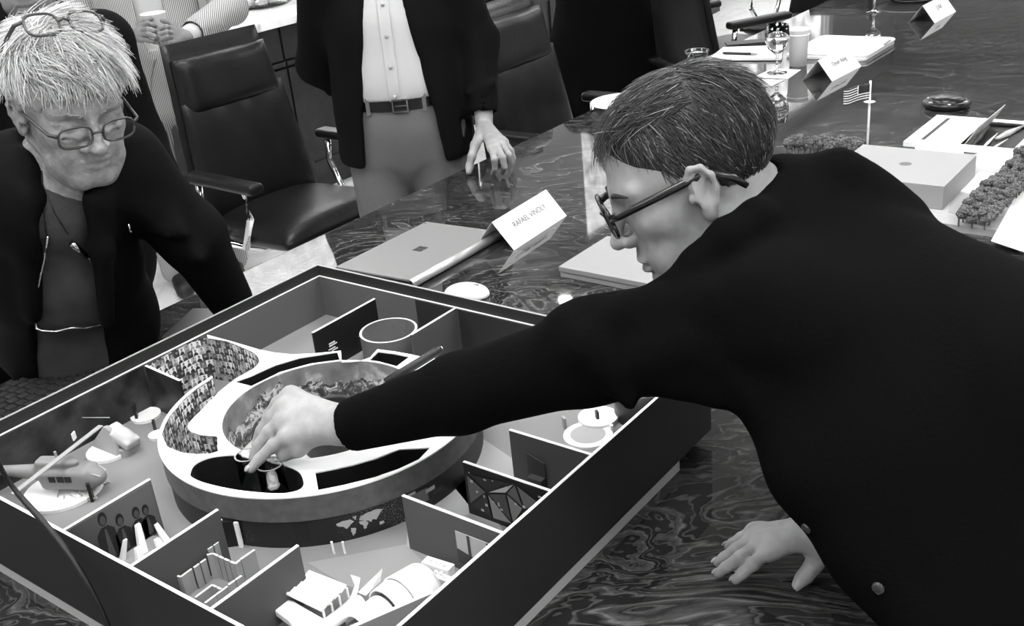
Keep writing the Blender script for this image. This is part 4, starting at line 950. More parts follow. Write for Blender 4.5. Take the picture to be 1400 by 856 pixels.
# black pen lying across the ring and a cable hanging over the case
a, b = P(603, 477, .905), P(528, 523, .884)
t = thing('pen', 'black pen with a bright tip lying across the model beside the reaching sleeve', 'pen', (a + b) / 2)
MB().tube([a, a + (b - a) * .08, a + (b - a) * .1, b], [.005, .006, .007, .007], 12).build('barrel', m_blk, t, smooth=True)
MB().tube([a + (b - a) * -.02, a + (b - a) * .05], [.0045, .0055], 10).build('cap_tip', m_chr, t, smooth=True)
MB().box(a + (b - a) * .38 + (0, 0, .006), (.05, .003, .0015), frame(b - a)).build('clip', m_chr, t)
def on_x(px, py, x): d = ray(px, py); return CP + d * ((x - CP[0]) / d[0])
pts = [on_x(-30, 560, .45), on_x(-10, 615, .455), on_x(3, 645, .462), on_x(20, 672, .466), on_x(60, 713, .470), on_x(97, 760, .470), on_x(125, 805, .470), on_x(140, 835, .47), on_x(152, 870, .47)]
cu = MB().tube([np.array(p) for p in pts], .0042, 8).build('black_cable', m_blk, None, smooth=True, sub=1)
tag(cu, 'thin black cable hanging down over the near-left wall of the dark model case', 'cable')
# ------------------------------------------------------------------ people
m_skin = M('skin', .30, .5, spec=.25, noise=(45, .26, .33, 3), bump=(260, .25, .0012)); m_skin2 = M('skin_deeper', .19, .5, spec=.25, noise=(40, .16, .21, 3), bump=(260, .25, .0012)); m_bk = M('black_wool', .0022, .9, spec=.05, bump=(180, .35, .002))
m_suit = M('dark_suit', .004, .8, spec=.08, bump=(220, .3, .0015)); m_suit2 = M('charcoal_suit', .004, .85, spec=.08); m_eye = M('eye_white', .55, .15); m_iris = M('iris', .03, .1)
m_lens = M('lens_glass', 1, .0, trans=1.0, ior=1.03, spec=.4); m_fr = M('spectacle_frame', .012, .25); m_fr2 = M('tortoise_frame', .05, .25); m_nail = M('nail', .36, .3)
def cam_axes(f, u):      # head axes from camera-space directions -> world columns (forward, left, up)
    f = np.array(f, float); f /= np.linalg.norm(f); u = np.array(u, float); u -= f * (f @ u); u /= np.linalg.norm(u)
    return RO @ np.array([f, np.cross(u, f), u]).T
def head_sd(sd, c, R, s=1.0, jaw=1.0, open_eye=True, nose=1.0, age=0.0, zl=1.0):
    L = lambda x, y, z: c + s * (R @ np.array([x, y, z * (zl if z < 0 else 1)])); E = lambda p, r, k=.012, op='+', Q=None: sd.ell(L(*p), np.array(r) * s, R if Q is None else R @ Q, k=k * s, op=op)
    C = lambda a, b, ra, rb=None, k=.012, op='+': sd.cone(L(*a), L(*b), ra * s, (ra if rb is None else rb) * s, k=k * s, op=op)
    E((-.012, 0, .036), (.099, .076, .084)); E((.022, 0, .0), (.068, .064, .085), .03)
    E((.032, 0, -.06), (.056, .054 * jaw, .052), .03); E((.074, 0, -.101), (.020, .022, .016), .02)
    for q in (-1, 1):
        C((-.006, q * .056 * jaw, -.055), (.066, q * .018, -.103), .017, .013, .02); E((.060, q * .043, -.022), (.022, .019, .018), .025)
        C((.086, q * .012, .020), (.072, q * .048, .021), .009, .007, .016)                       # brow ridge
        E((.103, q * .033, -.001), (.020, .021, .015), .012, '-')                                # socket
        E((.0745, q * .032, -.001), (.0145, .0145, .0135), .003)                                   # eyeball under lids
        C((.0775, q * .018, .006), (.0735, q * .047, .0055), .0085, .0075, .003)                  # upper lid
        C((.080, q * .020, -.011), (.074, q * .045, -.010), .005, .005, .005)                    # lower lid
        if age:
            C((.1005, q * .006, .022), (.0965, q * .004, .006), .0026 * age, .0020 * age, .004, '-'); C((.0945, q * .026, -.073), (.084, q * .031, -.092), .0030 * age, .0022, .005, '-')
            C((.088, q * .022, -.018), (.078, q * .046, -.017), .006 * age, .005 * age, .008); C((.096, q * .021, -.040), (.083, q * .032, -.072), .0042 * age, .0028 * age, .006, '-'); C((.094, q * .030, -.022), (.080, q * .048, -.020), .0025, .002, .004, '-'); E((.1, q * .033, .002), (.018, .022, .013), .010, '-'); E((.074, q * .032, -.002), (.0145, .015, .0125), .003); C((.0775, q * .017, .004), (.072, q * .048, .0035), .0075, .0065, .003); C((.079, q * .020, -.012), (.073, q * .045, -.011), .0045, .0045, .004)
        E((.097, q * .0118 * nose, -.040), (.012, .0072 * nose, .0078), .005); E((.101, q * .0070, -.0485), (.006, .0036, .004), .003, '-')
        E((.070, q * .036, -.070), (.018, .018, .024), .02)
        # ear: dish, rim, lobe
        ex = .014
        Q = rotm((0, 0, 1), q * .32) @ rotm((0, 1, 0), -.15)
        E((-.014 + ex, q * .079, -.004), (.0145, .0060, .029), .006, '+', Q); E((-.011 + ex, q * .086, -.001), (.0085, .006, .019), .004, '-', Q)
        pts = [(.004, q * .074, -.004), (.006, q * .078, .014), (-.004, q * .084, .027), (-.020, q * .087, .024), (-.031, q * .088, .010), (-.030, q * .086, -.008), (-.022, q * .082, -.024), (-.010, q * .078, -.034), (-.002, q * .074, -.030)]
        pts = [(-.013 + (x_ + .013) * .74 + ex, y_, z_ * .95) for x_, y_, z_ in pts]
        for a, b in zip(pts, pts[1:]): C(a, b, .0036, .0036, .004)
        E((-.009 + ex, q * .077, -.034), (.009, .006, .010), .005); C((-.006 + ex, q * .079, -.012), (-.018 + ex, q * .083, .012), .0035, .003, .004); E((.003 + ex, q * .077, -.010), (.005, .005, .006), .003)
    C((.090, 0, .014), (.113, 0, -.034), .0072, .0080 * nose, .010); E((.1135, 0, -.037), (.0088, .0105 * nose, .0085), .006)
    E((.086, 0, -.063), (.012, .022, .012), .012); lp = .72 if age else 1.0; E((.0935, 0, -.0675), (.0080 * lp, .023, .0048), .004); E((.0920, 0, -.0800), (.0085 * lp, .020, .0058), .005)
    C((.105, -.021, -.0738), (.105, .021, -.0738), .0065, .0065, .004, '-') if False else [C((.1025 - .006 * (abs(a) > .01), a, -.0745 - (.019 if age else .001) * (abs(a) > .01)), (.1025 - .006 * (abs(b) > .01), b, -.0745 - (.019 if age else .001) * (abs(b) > .01)), .0034 + .001 * bool(age), .0034 + .001 * bool(age), .004, '-') for a, b in ((-.024, 0), (0, .024))]
    E((.083, 0, -.092), (.012, .014, .006), .008, '-') if False else None
    return L
def eyes(par, L, R, s, gaze=-.35, iris=True):
    for q in (-1, 1):
        o = MB().ell(L(.0722, q * .032, -.0025), np.array((.0135, .0135, .0125)) * s, R, 14, 10).build('eye', m_eye, par, smooth=True)
        MB().tube([L(.0805 - .0, q * .017, -.0035), L(.0838, q * .025, -.0028), L(.0838, q * .035, -.0026), L(.0795, q * .046, -.0042)], [.0006, .0013, .0013, .0006], 6).build('eyelashes', m_iris, par, smooth=True)
        if iris: MB().ell(L(.0722 + .0112 * math.cos(gaze), q * .032, -.0025 + .0108 * math.sin(gaze)), np.array((.0035, .0058, .0058)) * s, R @ rotm((0, 1, 0), -gaze), 12, 8).build('iris', m_iris, o, smooth=True)
def rim_pts(cy, cz, w, h, x, sq=3.2, n=26, wrap=.9):
    o = []
    for a in np.linspace(0, 2 * PI, n):
        ca, sa = math.cos(a), math.sin(a); r = (abs(ca) ** sq + abs(sa) ** sq) ** (-1 / sq); y = cy + w * r * ca; o.append((x - wrap * y * y, y, cz + h * r * sa))
    return o
def glasses(par, L, s, mat, w=.0255, h=.0185, x=.112, z=-.001, rt=.0022, pos=(0, 0, 0), Q=None, fold=False, lens=True, name='eyeglasses', label=None, thick=1.0):
    T = (lambda p: L(*(np.array(pos) + (np.array(p) if Q is None else Q @ np.array(p)))))
    fr = MB()
    for q in (-1, 1): fr.tube([T(p) for p in rim_pts(q * .034, z, w, h, x)], rt * s, 6)
    fr.tube([T((x - .0, -.009, z + .003)), T((x + .003, 0, z + .006)), T((x, .009, z + .003))], rt * s, 6)
    f = fr.build(name, mat, par, smooth=True, label=label)
    for q in (-1, 1):
        e = (x - .006, q * .066, z + .008)
        if fold: pts = [e, (x - .012, q * .05, z + .006), (x - .014, -q * .03, z + .002), (x - .012, -q * .055, z - .01)]
        else: pts = [(x - .003, q * .061, z + .008), (x - .012, q * .070, z + .009), (.04, q * .0765, z + .011), (-.010, q * .081, z + .013), (-.034, q * .083, z - .006), (-.045, q * .080, z - .022)]
        MB().tube([T(p) for p in pts], [rt * s * k * thick for k in ([1.2] * (len(pts) - 1) + [.9])], 6, flat=1.3).build('temple', mat, f, smooth=True)
        if lens: MB().slab([T(p) for p in rim_pts(q * .034, z, w, h, x)[:-1]], T((1, 0, 0)) - T((0, 0, 0)), .0012).build('lens', m_lens, f)
    return f
g = NG('grey_hair', .45, .4); g.base(g.ramp(g.n('NewGeometry').outputs['Random Per Island'], [(0, .22), (.4, .5), (1, .88)])); m_hg = g.m
g = NG('dark_hair', .4, .4); g.base(g.ramp(g.n('NewGeometry').outputs['Random Per Island'], [(0, .014), (.6, .035), (.92, .09), (1, .38)])); m_hd = g.m
m_hgc = M('grey_hair_base', .3, .7); m_hdc = M('dark_hair_base', .014, .7, noise=(200, .008, .03))
def hair(par, c, R, s, mat, cmat, n, ln, mask, flow, r=.0006, lift=.25, jit=.35, off=1.0, capr=(.104, .081, .089), cut=None, seg=5, clump=0.0):
    L = lambda p: c + s * (R @ np.array(p))
    sd = SD(); sd.ell(L((-.014, 0, .038)), np.array(capr) * s, R, k=.004)
    if cut: cut(sd, L, s)
    base = skin('hair', sd, .003, cmat, par, it=2)
    V = []; F = []; rng = random.Random(3); made = 0; tries = 0
    while made < n and tries < n * 20:
        tries += 1; z = rng.uniform(-1, 1); a = rng.uniform(0, 2 * PI); q = math.sqrt(1 - z * z); d = np.array([q * math.cos(a), q * math.sin(a), z])
        p = np.array((-.014, 0, .038)) + d * np.array(capr) * .995
        if not mask(p, rng): continue
        nrm = d / np.array(capr); nrm /= np.linalg.norm(nrm)
        f = np.array(flow(p), float); key = np.round(p * (60 if clump else 1)); rr = random.Random(hash(tuple(key))) if clump else rng
        f += np.array([rr.gauss(0, jit), rr.gauss(0, jit), rr.gauss(0, jit)]) + np.array([rng.gauss(0, jit * .35) for _ in range(3)])
        f -= nrm * (f @ nrm); f /= np.linalg.norm(f) + 1e-9
        l = (ln(p) if callable(ln) else ln) * rng.uniform(.6, 1.25); pts = []; lf = (lift(p) if callable(lift) else lift) * rng.uniform(.4, 1.5)
        for k in range(seg):
            t = k / (seg - 1); x = p + f * l * t + nrm * (lf * l * t * (1.25 - t))
            e = (x - np.array((-.014, 0, .038))) / np.array(capr); m = np.linalg.norm(e)
            if m < 1.0: x = np.array((-.014, 0, .038)) + e / m * 1.003 * np.array(capr)
            pts.append(L(x))
        b0 = len(V); u = R @ nrm; 
        for k in range(seg):
            dd = pts[min(k + 1, seg - 1)] - pts[max(k - 1, 0)]; dd = dd / (np.linalg.norm(dd) + 1e-9); sdv = np.cross(dd, u); rk = r * s * (1.15 - .85 * k / (seg - 1))
            V += [pts[k] + sdv * rk, pts[k] - sdv * rk, pts[k] + u * rk * 1.2]
        for k in range(seg - 1):
            for j in range(3): F.append((b0 + 3 * k + j, b0 + 3 * k + (j + 1) % 3, b0 + 3 * k + 3 + (j + 1) % 3, b0 + 3 * k + 3 + j))
        made += 1
    V = np.array(V) - np.array(root_loc(par)); me = bpy.data.meshes.new('hair_strands'); me.from_pydata(V.tolist(), [], F); me.update()
    link(me, 'hair_strands', mat, base, smooth=True, fix=False, kind='stuff'); return base
def hand_pts(sd, wr, fingers, thumb, r=.0092, wr_r=.024, k=.008):     # knuckle-first joint lists in world space
    ks = [np.array(f[0]) for f in fingers]; wr = np.array(wr)
    for i, f in enumerate(fingers):
        rr = r * (1.0, 1.03, .98, .86)[i]; sd.chain(f, [rr * 1.08, rr, rr * .93, rr * .80], k=.0022)
        sd.cone(wr + (ks[i] - wr) * .12, ks[i], wr_r * .72, rr * 1.25, k=k)
        sd.ell(ks[i], (rr * 1.25,) * 3, k=.006); sd.ell(f[1], (rr * 1.06,) * 3, k=.003)
    for i in range(3): sd.cone(ks[i] * .88 + wr * .12, ks[i + 1] * .88 + wr * .12, .0095, .0090, k=.010)
    sd.chain([wr + (np.array(thumb[0]) - wr) * .25] + list(thumb), [wr_r * .72, r * 1.45, r * 1.2, r * 1.02][:len(thumb) + 1] if len(thumb) < 4 else [wr_r * .72, r * 1.45, r * 1.2, r * 1.1, r * .95], k=.009)
def hand_frame(wr, X, Th, Do, s=1.0, curl=(.5, .6, .4), splay=.10, thumb=None):
    X, Th, Do = [np.array(a, float) / np.linalg.norm(a) for a in (X, Th, Do)]; wr = np.array(wr); T = lambda p: wr + s * (X * p[0] + Th * p[1] + Do * p[2])
    fs = []
    for (kx, ky, kz, l, sp) in [(.092, .026, .004, (.042, .026, .020), 1), (.096, .006, .006, (.046, .029, .021), .2), (.090, -.014, .004, (.042, .027, .020), -.6), (.080, -.031, -.002, (.033, .020, .018), -1.5)]:
        p = np.array([kx, ky, kz]); q = [T(p)]; a = 0
        for l_, c_ in zip(l, curl):
            a += c_; p = p + l_ * np.array([math.cos(a) * math.cos(sp * splay), math.cos(a) * math.sin(sp * splay), -math.sin(a)]); q.append(T(p))
        fs.append(q)
    th = [T(p) for p in (thumb or [(.030, .034, -.012), (.058, .050, -.020), (.082, .054, -.026)])]
    return fs, th
def nails(par, fingers, up, s=1.0):
    for f in fingers:
        a, b = np.array(f[-2]), np.array(f[-1]); d = (b - a) / np.linalg.norm(b - a); u = np.array(up, float); u -= d * (u @ d); u /= np.linalg.norm(u)
        R = np.array([d, np.cross(u, d), u]).T; MB().ell(b + u * .0055 * s + d * .001, (.0055 * s, .0042 * s, .0018 * s), R, 10, 6).build('fingernail', m_nail, par, smooth=True)
def limbs_body(sd, nk0, nk1, S, E, Wr, spine, hips=None, knees=None, ankles=None, front=None, nr=(.055, .064)):
    sd.cone(nk0, nk1, nr[0], nr[1], k=.03); sd.chain(spine, [.075, .09, .09, .09][:len(spine)], k=.05)
    for i in (0, 1):
        sd.cone(spine[0], S[i], .07, .055, k=.05)
        sd.chain([S[i], E[i], Wr[i]], [.050, .040, .025], k=.02)
    if hips is not None:
        for i in (0, 1):
            sd.chain([hips[i], knees[i], ankles[i]], [.085, .055, .036], k=.03)
            f = np.array(front) * (1, 1, 0); sd.chain([ankles[i] - (0, 0, .05) - f * .03, ankles[i] - (0, 0, .055) + f * .15], [.035, .03], k=.02)
def shoes(par, ankles, front, mat):
    for a in ankles:
        sd = SD(); f = np.array(front) * (1, 1, 0); f = f / np.linalg.norm(f); b = np.array([a[0], a[1], 0.0])
        sd.cone(b - f * .06 + (0, 0, .045), b + f * .17 + (0, 0, .035), .045, .036, k=.02).cone(b - f * .04 + (0, 0, .05), b - f * .02 + (0, 0, .1), .048, .046, k=.02).box(b + (0, 0, -.1), (.5, .5, .1), rd=.001, op='-', k=.004)
        skin('shoe', sd, .008, mat, par)
def bvh_hit(o, px, py):
    from mathutils.bvhtree import BVHTree
    me = o.data; n = len(me.vertices); co = np.empty(n * 3, np.float32); me.vertices.foreach_get('co', co); co = co.reshape(-1, 3) + np.array(root_loc(o))
    t = BVHTree.FromPolygons([tuple(v) for v in co.tolist()], [tuple(p.vertices) for p in me.polygons]); h = t.ray_cast(Vector(CP), Vector(ray(px, py)).normalized())
    return (np.array(h[0]), np.array(h[1])) if h[0] is not None else (None, None)
def end_cut(sd, p, d, r=.07, l=.06, inner=None):     # open flat sleeve end
    d = np.array(d, float) / np.linalg.norm(d); R = frame(d)
    sd.box(np.array(p) + d * l, (l, r, r), R, rd=.001, k=.003, op='-')
    if inner: sd.cone(np.array(p) - d * .035, np.array(p) + d * .05, inner, inner, k=.003, op='-')
KB = PI
# ======== A: man in black reaching over the model
def man_reaching():
    c = D(944, 240, 1.22); R = cam_axes((-.895, -.43, -.10), (-.39, .88, .26)); s = .945
    t = thing('person', 'person in a black button-front sweater and dark-rimmed glasses leaning and reaching over the model', 'person', (1.03, -.05, 0))
    S = [D(1062, 432, 1.13), D(1130, 345, 1.42)]; E_ = [D(800, 488, 1.20), D(1200, 560, 1.36)]
    W_ = [D(478, 582, 1.37), P(1112, 727, .815)]
    nk1 = D(1075, 305, 1.26); sp = [D(1112, 338, 1.26), D(1235, 452, 1.22), D(1390, 575, 1.12), D(1560, 690, 1.05)]
    pel = sp[-1]; hips = [pel + (.10, -.09, -.05), pel + (-.09, -.09, -.05)]; kn = [np.array([1.13, -.07, .48]), np.array([.95, -.04, .48])]; an = [np.array([1.14, -.14, .09]), np.array([.94, -.12, .09])]
    sd = SD(); L = head_sd(sd, c, R, s, jaw=.98, nose=1.0)
    limbs_body(sd, c + s * (R @ np.array((-.03, 0, -.06))), nk1, S, E_, W_, sp, hips, kn, an, (0, 1, 0))
    lf = [[P(398, 541, .955), P(380, 552, .946), P(368, 568, .928), P(361, 586, .908)], [P(389, 557, .950), P(371, 571, .938), P(358, 590, .920), P(351, 608, .900)],
          [P(388, 576, .941), P(369, 590, .929), P(354, 609, .911), P(347, 626, .895)], [P(394, 596, .930), P(373, 609, .918), P(355, 627, .902), P(343, 641, .889)]]
    hand_pts(sd, W_[0], lf, [P(432, 592, .930), P(408, 612, .912), P(388, 622, .9)], r=.0094, wr_r=.027, k=.012)
    rf = [[P(1050, 755, .788), P(1030, 771, .784), P(1014, 785, .769), P(1006, 793, .7585)], [P(1038, 743, .791), P(1012, 762, .786), P(992, 776, .770), P(982, 784, .7585)],
          [P(1031, 734, .789), P(1006, 751, .782), P(990, 762, .768), P(981, 769, .7585)], [P(1030, 725, .783), P(1013, 735, .776), P(1001, 742, .767), P(995, 747, .758)]]
    hand_pts(sd, W_[1], rf, [P(1124, 757, .795), P(1112, 774, .778), P(1099, 789, .767), P(1088, 801, .761)], r=.0076, wr_r=.025, k=.007)
    fz = [(np.min([f for q in lf for f in q], 0) - .02, np.max([f for q in lf for f in q] + [W_[0]], 0) + .02, .0028), (np.min([f for q in rf for f in q], 0) - .02, np.max([f for q in rf for f in q] + [W_[1]], 0) + .02, .0028), (c - .15, c + .15, .0026)]
    b = skin('body', sd, .011, m_skin, t, it=1, fine=fz)
    eyes(t, L, R, s, gaze=-.7); nails(b, lf[3:], RO @ np.array((-.3, .6, .7))); nails(b, rf, (0, 0, 1))
    glasses(t, L, s, m_fr, w=.026, h=.0195, x=.113, z=.000, rt=.0026, thick=1.3, label='thick dark-rimmed glasses')
    for q in (-1, 1): MB().tube([L(.0965, q * .014, .020), L(.095, q * .03, .025), L(.081, q * .05, .020)], [.002, .0038, .0015], 6, flat=.8).build('eyebrow', m_hdc, t, smooth=True)
    def cut(sd, L, s):
        sd.ell(L((.098, 0, -.01)), np.array((.060, .12, .096)) * s, R @ rotm((0, 1, 0), .30), k=.006, op='-')     # face
        sd.ell(L((.050, .075, -.03)), np.array((.045, .05, .055)) * s, R, k=.006, op='-'); sd.ell(L((.050, -.075, -.03)), np.array((.045, .05, .055)) * s, R, k=.006, op='-')
        sd.ell(L((.0, .085, -.010)), np.array((.020, .03, .036)) * s, R, k=.004, op='-'); sd.ell(L((.0, -.085, -.010)), np.array((.020, .03, .036)) * s, R, k=.004, op='-')
    def mask(p, g):
        x, y, z = p
        if z < -.045 + g.uniform(-.01, .01): return False
        if x > .036 and z < .055 + (x - .036) * .75 + g.uniform(-.006, .006) : return False
        if x > .018 and z < .012 + g.uniform(-.006, .006): return False
        if -.022 < x < .018 and abs(y) > .05 and z < .026: return False
        return z > -.01 or x < -.02
    flow = lambda p: (1.0, .7 * (p[1] > 0) - .5, .3) if p[2] > .088 and p[0] > -.03 else ((-.35, 0, -1) if p[0] > -.05 else (-.1, 0, -1))
    lnf = lambda p: (.040 if p[0] > .03 else .034) if p[2] > .085 else (.020 if p[2] > .03 else .011)
    lff = lambda p: .42 if (p[2] > .085 and p[0] > .02) else .16
    hair(t, c, R, s, m_hd, m_hdc, 9000, lnf, mask, flow, r=.00065, lift=lff, jit=.2, cut=cut, capr=(.104, .0805, .090), seg=5)
    # sweater
    sd = SD(); perp = RO @ np.array((.767, .643, 0)); zax = RO[:, 2]
    sd.chain(sp, [.100, .143, .170, .19], k=.05, fl=perp, fs=.74)
    sd.cone(D(1062, 290, 1.25), D(1130, 318, 1.26), .062, .080, k=.04)
    sd.chain([S[0], S[0] + (E_[0] - S[0]) * .5, E_[0], E_[0] + (W_[0] - E_[0]) * .5, W_[0]], [.070, .060, .053, .046, .034], k=.02)
    sd.cone(sp[0], S[0], .085, .070, k=.03).cone(sp[0], S[1], .085, .07, k=.04).chain([S[1], E_[1], W_[1] + (E_[1] - W_[1]) * .18], [.075, .06, .04], k=.03)
    sd.chain([D(1012, 520, 1.15), D(1052, 540, 1.13), D(1122, 635, 1.10), D(1205, 748, 1.07), D(1302, 876, 1.02)], [.018, .032, .052, .05, .045], k=.03)
    sd.chain([D(1150, 480, 1.13), D(1250, 620, 1.10), D(1390, 800, 1.04)], [.09, .10, .10], k=.05)
    for (a, b_, r) in [((840, 428), (790, 436), .016), ((800, 445), (770, 460), .014), ((1020, 300), (985, 330), .02), ((1150, 230), (1240, 290), .02)]:
        dd = 1.16 if a[0] < 900 else 1.2; sd.cone(D(*a, dd), D(*b_, dd + .02), r, r * .7, k=.04)
    rg = random.Random(5)
    for k in range(16):     # soft cloth folds along the sleeve and back
        f = rg.random(); p = S[0] + (E_[0] - S[0]) * f + RO @ np.array((rg.uniform(-.02, .02), rg.uniform(-.02, .045), .050)); q = p + RO @ np.array((rg.uniform(.02, .08), rg.uniform(-.07, .02), .01)); sd.cone(p, q, .012, .006, k=.03)
    end_cut(sd, W_[0] + (W_[0] - E_[0]) * .0, W_[0] - E_[0], r=.05, l=.05, inner=.029)
    sd.cone(c + s * (R @ np.array((-.02, 0, -.03))), c + s * (R @ np.array((-.035, 0, -.115))), .072, .060, k=.01, op='-')
    sd.chain([D(1078, 250, 1.28), D(1064, 276, 1.20), D(1034, 300, 1.15), D(994, 324, 1.13), D(953, 360, 1.14), D(915, 398, 1.17)], [.016, .018, .019, .018, .016, .014], k=.02)
    sw = skin('sweater', sd, .007, m_bk, t, it=2, fine=[(W_[0] - .07, W_[0] + .07, .0035)])
    ek = SD(); cr = D(1072, 286, 1.265)
    for (px, py) in ((1103, 722), (1201, 804)):
        h, n = bvh_hit(sw, px, py)
        if h is not None: MB().ell(h + n * .001, (.0065, .0065, .0025), frame(np.cross(n, (.3, .5, .8)), n), 12, 6).build('button', M('button_grey', .03, .25), sw, smooth=True)
    tr = SD(); tr.chain([pel + (0, -.03, .03), pel + (0, -.08, -.06)], [.165, .16], k=.03)
    for i in (0, 1): tr.chain([hips[i], kn[i], an[i] + (0, 0, .02)], [.098, .072, .062], k=.03)
    skin('trousers', tr, .012, m_suit2, t); shoes(t, an, (0, 1, 0), m_blk)
man_reaching()
# ======== B: white-haired man leaning on the table
def man_white_hair():
    c = D(93, 140, 1.72); R = cam_axes((.639, -.50, .584), (.11, .811, .572)); s = 1.0
    t = thing('person', 'person with messy white hair and three pairs of glasses in a dark blazer', 'person', (.95, 2.15, 0))
    nk = D(84, 238, 1.82); S = [D(-45, 245, 1.78), D(164, 226, 1.84)]; E_ = [np.array([.60, 1.93, .99]), D(262, 322, 1.95)]; W_ = [np.array([.47, 1.80, .80]), P(324, 425, .80)]
    pel = np.array([.98, 2.12, .86]); sp = [D(70, 268, 1.82), D(78, 350, 1.95), D(105, 440, 2.08), pel]
    hips = [pel + (-.10, .03, -.05), pel + (.10, .03, -.05)]; kn = [np.array([.86, 2.10, .47]), np.array([1.10, 2.12, .47])]; an = [np.array([.86, 2.2, .09]), np.array([1.1, 2.22, .09])]
    sd = SD(); L = head_sd(sd, c, R, s, jaw=.98, nose=1.22, age=1.0, zl=.88)
    limbs_body(sd, c + s * (R @ np.array((-.03, 0, -.05))), nk, S, E_, W_, sp, hips, kn, an, (0, -1, 0), nr=(.046, .050))
    sd.cone(L(.045, 0, -.095), nk + RO @ np.array((.01, 0, .0)), .030, .040, k=.03)
    for q in (-1, 1): sd.cone(L(.045, q * .04, -.09), L(.07, q * .02, -.112), .02, .018, k=.02)
    hd = RC[:, 0] * .3 + np.array([.2, -.95, 0]); X = np.array([.35, -.93, -.05])
    for i, (wr, X, Th) in enumerate([(W_[0], (.4, -.9, -.1), (.9, .4, 0)), (W_[1], (.25, -.95, -.12), (-.95, -.25, 0))]):
        wr = np.array(wr); wr[2] = .80; fs, th = hand_frame(wr, X, Th, (0, .1, 1), .98, curl=(.12, .22, .15)); hand_pts(sd, wr, fs, th)
    b = skin('body', sd, .012, M('aged_skin', .28, .5, spec=.25, noise=(60, .20, .33, 5), bump=(110, .6, .004)), t, it=1, fine=[(c - .15, c + .15, .0021)])
    eyes(t, L, R, s, gaze=-.55)
    def cut(sd, L, s):
        sd.ell(L((.098, 0, -.02)), np.array((.060, .12, .083)) * s, R @ rotm((0, 1, 0), .2), k=.006, op='-')
        for q in (-1, 1): sd.ell(L((.035, q * .075, -.035)), np.array((.055, .05, .055)) * s, R, k=.006, op='-')
    def mask(p, g):
        x, y, z = p
        if z < -.03 + g.uniform(-.012, .012): return False
        if x > .03 and z < .062 + g.uniform(-.010, .010): return False
        if x > -.036 and z < .036: return False
        return True
    def flow(p):
        x, y, z = p
        if x > .0: return (.55, .55 if z > .07 else .2 * np.sign(y), -1.0)
        return (.35 if z > .06 else -.1, .4, -1)
    lnf = lambda p: (.040 if p[0] > .045 else .060) if p[2] > .075 else (.030 if p[2] > .055 else .014)
    hair(t, c, R, s, m_hg, m_hgc, 6500, lnf, mask, flow, r=.0008, lift=.24, jit=.42, cut=cut, capr=(.112, .088, .094), clump=1.0, seg=6)
    rg = random.Random(2)
    for q in (-1, 1):
        bw = MB()
        for k in range(30):
            f = k / 29; a = np.array([.0955 - .021 * f * f, q * (.010 + .038 * f), .019 + .005 * math.sin(f * 3)]); b_ = a + (.003, q * .008, .001 + rg.uniform(-.003, .003)); bw.tube([L(*a), L(*((a + b_) / 2 + (.0015, 0, 0))), L(*b_)], [.0009, .0009, .0003], 4)
        bw.build('eyebrow', m_hgc, t, smooth=True)
    glasses(t, L, s, m_fr2, w=.0255, h=.0185, x=.115, z=-.006, rt=.0020, label='thin-framed glasses worn low on the nose')
    glasses(t, L, s, m_fr2, w=.0255, h=.0190, pos=(-.043, -.010, .050), Q=rotm((0, 1, 0), -.95) @ rotm((0, 0, 1), .12), rt=.0022, label='glasses pushed up into the hair')
    # hanging reading glasses on a cord, over the shirt
    # T-shirt, blazer
    side = RO[:, 0]; tow = -np.cross(np.array([0, 0, 1.0]), RO[:, 0]); tow /= np.linalg.norm(tow)
    if tow @ (CP - c) < 0: tow = -tow
    sd = SD(); sd.chain(sp, [.092, .124, .132, .15], k=.05, fl=RO[:, 2], fs=.88).cone(nk - (nk - sp[0]) * .15, sp[0], .056, .078, k=.03).cone(sp[0], S[1], .075, .05, k=.04).cone(sp[0], S[0], .075, .05, k=.04)
    sd.cone(c, nk - (nk - c) * .12, .07, .052, k=.006, op='-')
    sh = skin('tee_shirt', sd, .008, M('grey_jersey', .06, .85, spec=.1, bump=(30, .5, .01), noise=(9, .05, .075)), t, it=2)
    sd = SD(); sd.chain(sp, [.112, .138, .143, .16], k=.05, fl=RO[:, 2], fs=.85)
    sd.cone(nk, sp[0], .073, .10, k=.04)
    for i in (0, 1): sd.cone(sp[0], S[i], .09, .072, k=.05).chain([S[i], E_[i], W_[i] + (E_[i] - W_[i]) * .04], [.072, .058, .042], k=.03)
    rg = random.Random(9)
    for k in range(12):
        f = rg.random(); p = S[1] + (E_[1] - S[1]) * f + RO @ np.array((rg.uniform(-.03, .02), rg.uniform(-.03, .03), .045)); sd.cone(p, p + RO @ np.array((rg.uniform(.02, .05), rg.uniform(-.05, -.01), 0)), .012, .006, k=.025)
    # open front: remove a wedge over the shirt
    ctr = [D(86, 232, 1.60), D(88, 300, 1.76), D(96, 420, 1.88), D(100, 540, 1.98)]
    for (a, b_, ra, rb) in [(ctr[0], ctr[1], .050, .043), (ctr[1], ctr[2], .043, .052), (ctr[2], ctr[3], .052, .075)]: sd.cone(a, b_, ra, rb, k=.01, op='-')
    for (a, b_) in [((84, 240, 1.70), (88, 320, 1.84)), ((88, 320, 1.84), (100, 480, 2.0)), ((90, 400, 1.84), (104, 560, 1.98)), ((90, 400, 1.92), (104, 560, 2.06))]: sd.cone(D(*a), D(*b_), .042, .060, k=.01, op='-')
    sd.cone(c + (nk - c) * .5, nk + (nk - c) * .05, .075, .056, k=.008, op='-')
    sd.chain([D(20, 196, 1.82), D(32, 228, 1.74), D(44, 270, 1.73), D(40, 330, 1.78), D(46, 430, 1.86)], [.022, .022, .020, .018, .014], k=.02).chain([D(128, 238, 1.80), D(132, 275, 1.76), D(140, 340, 1.80), D(146, 440, 1.88)], [.014, .018, .018, .014], k=.02)
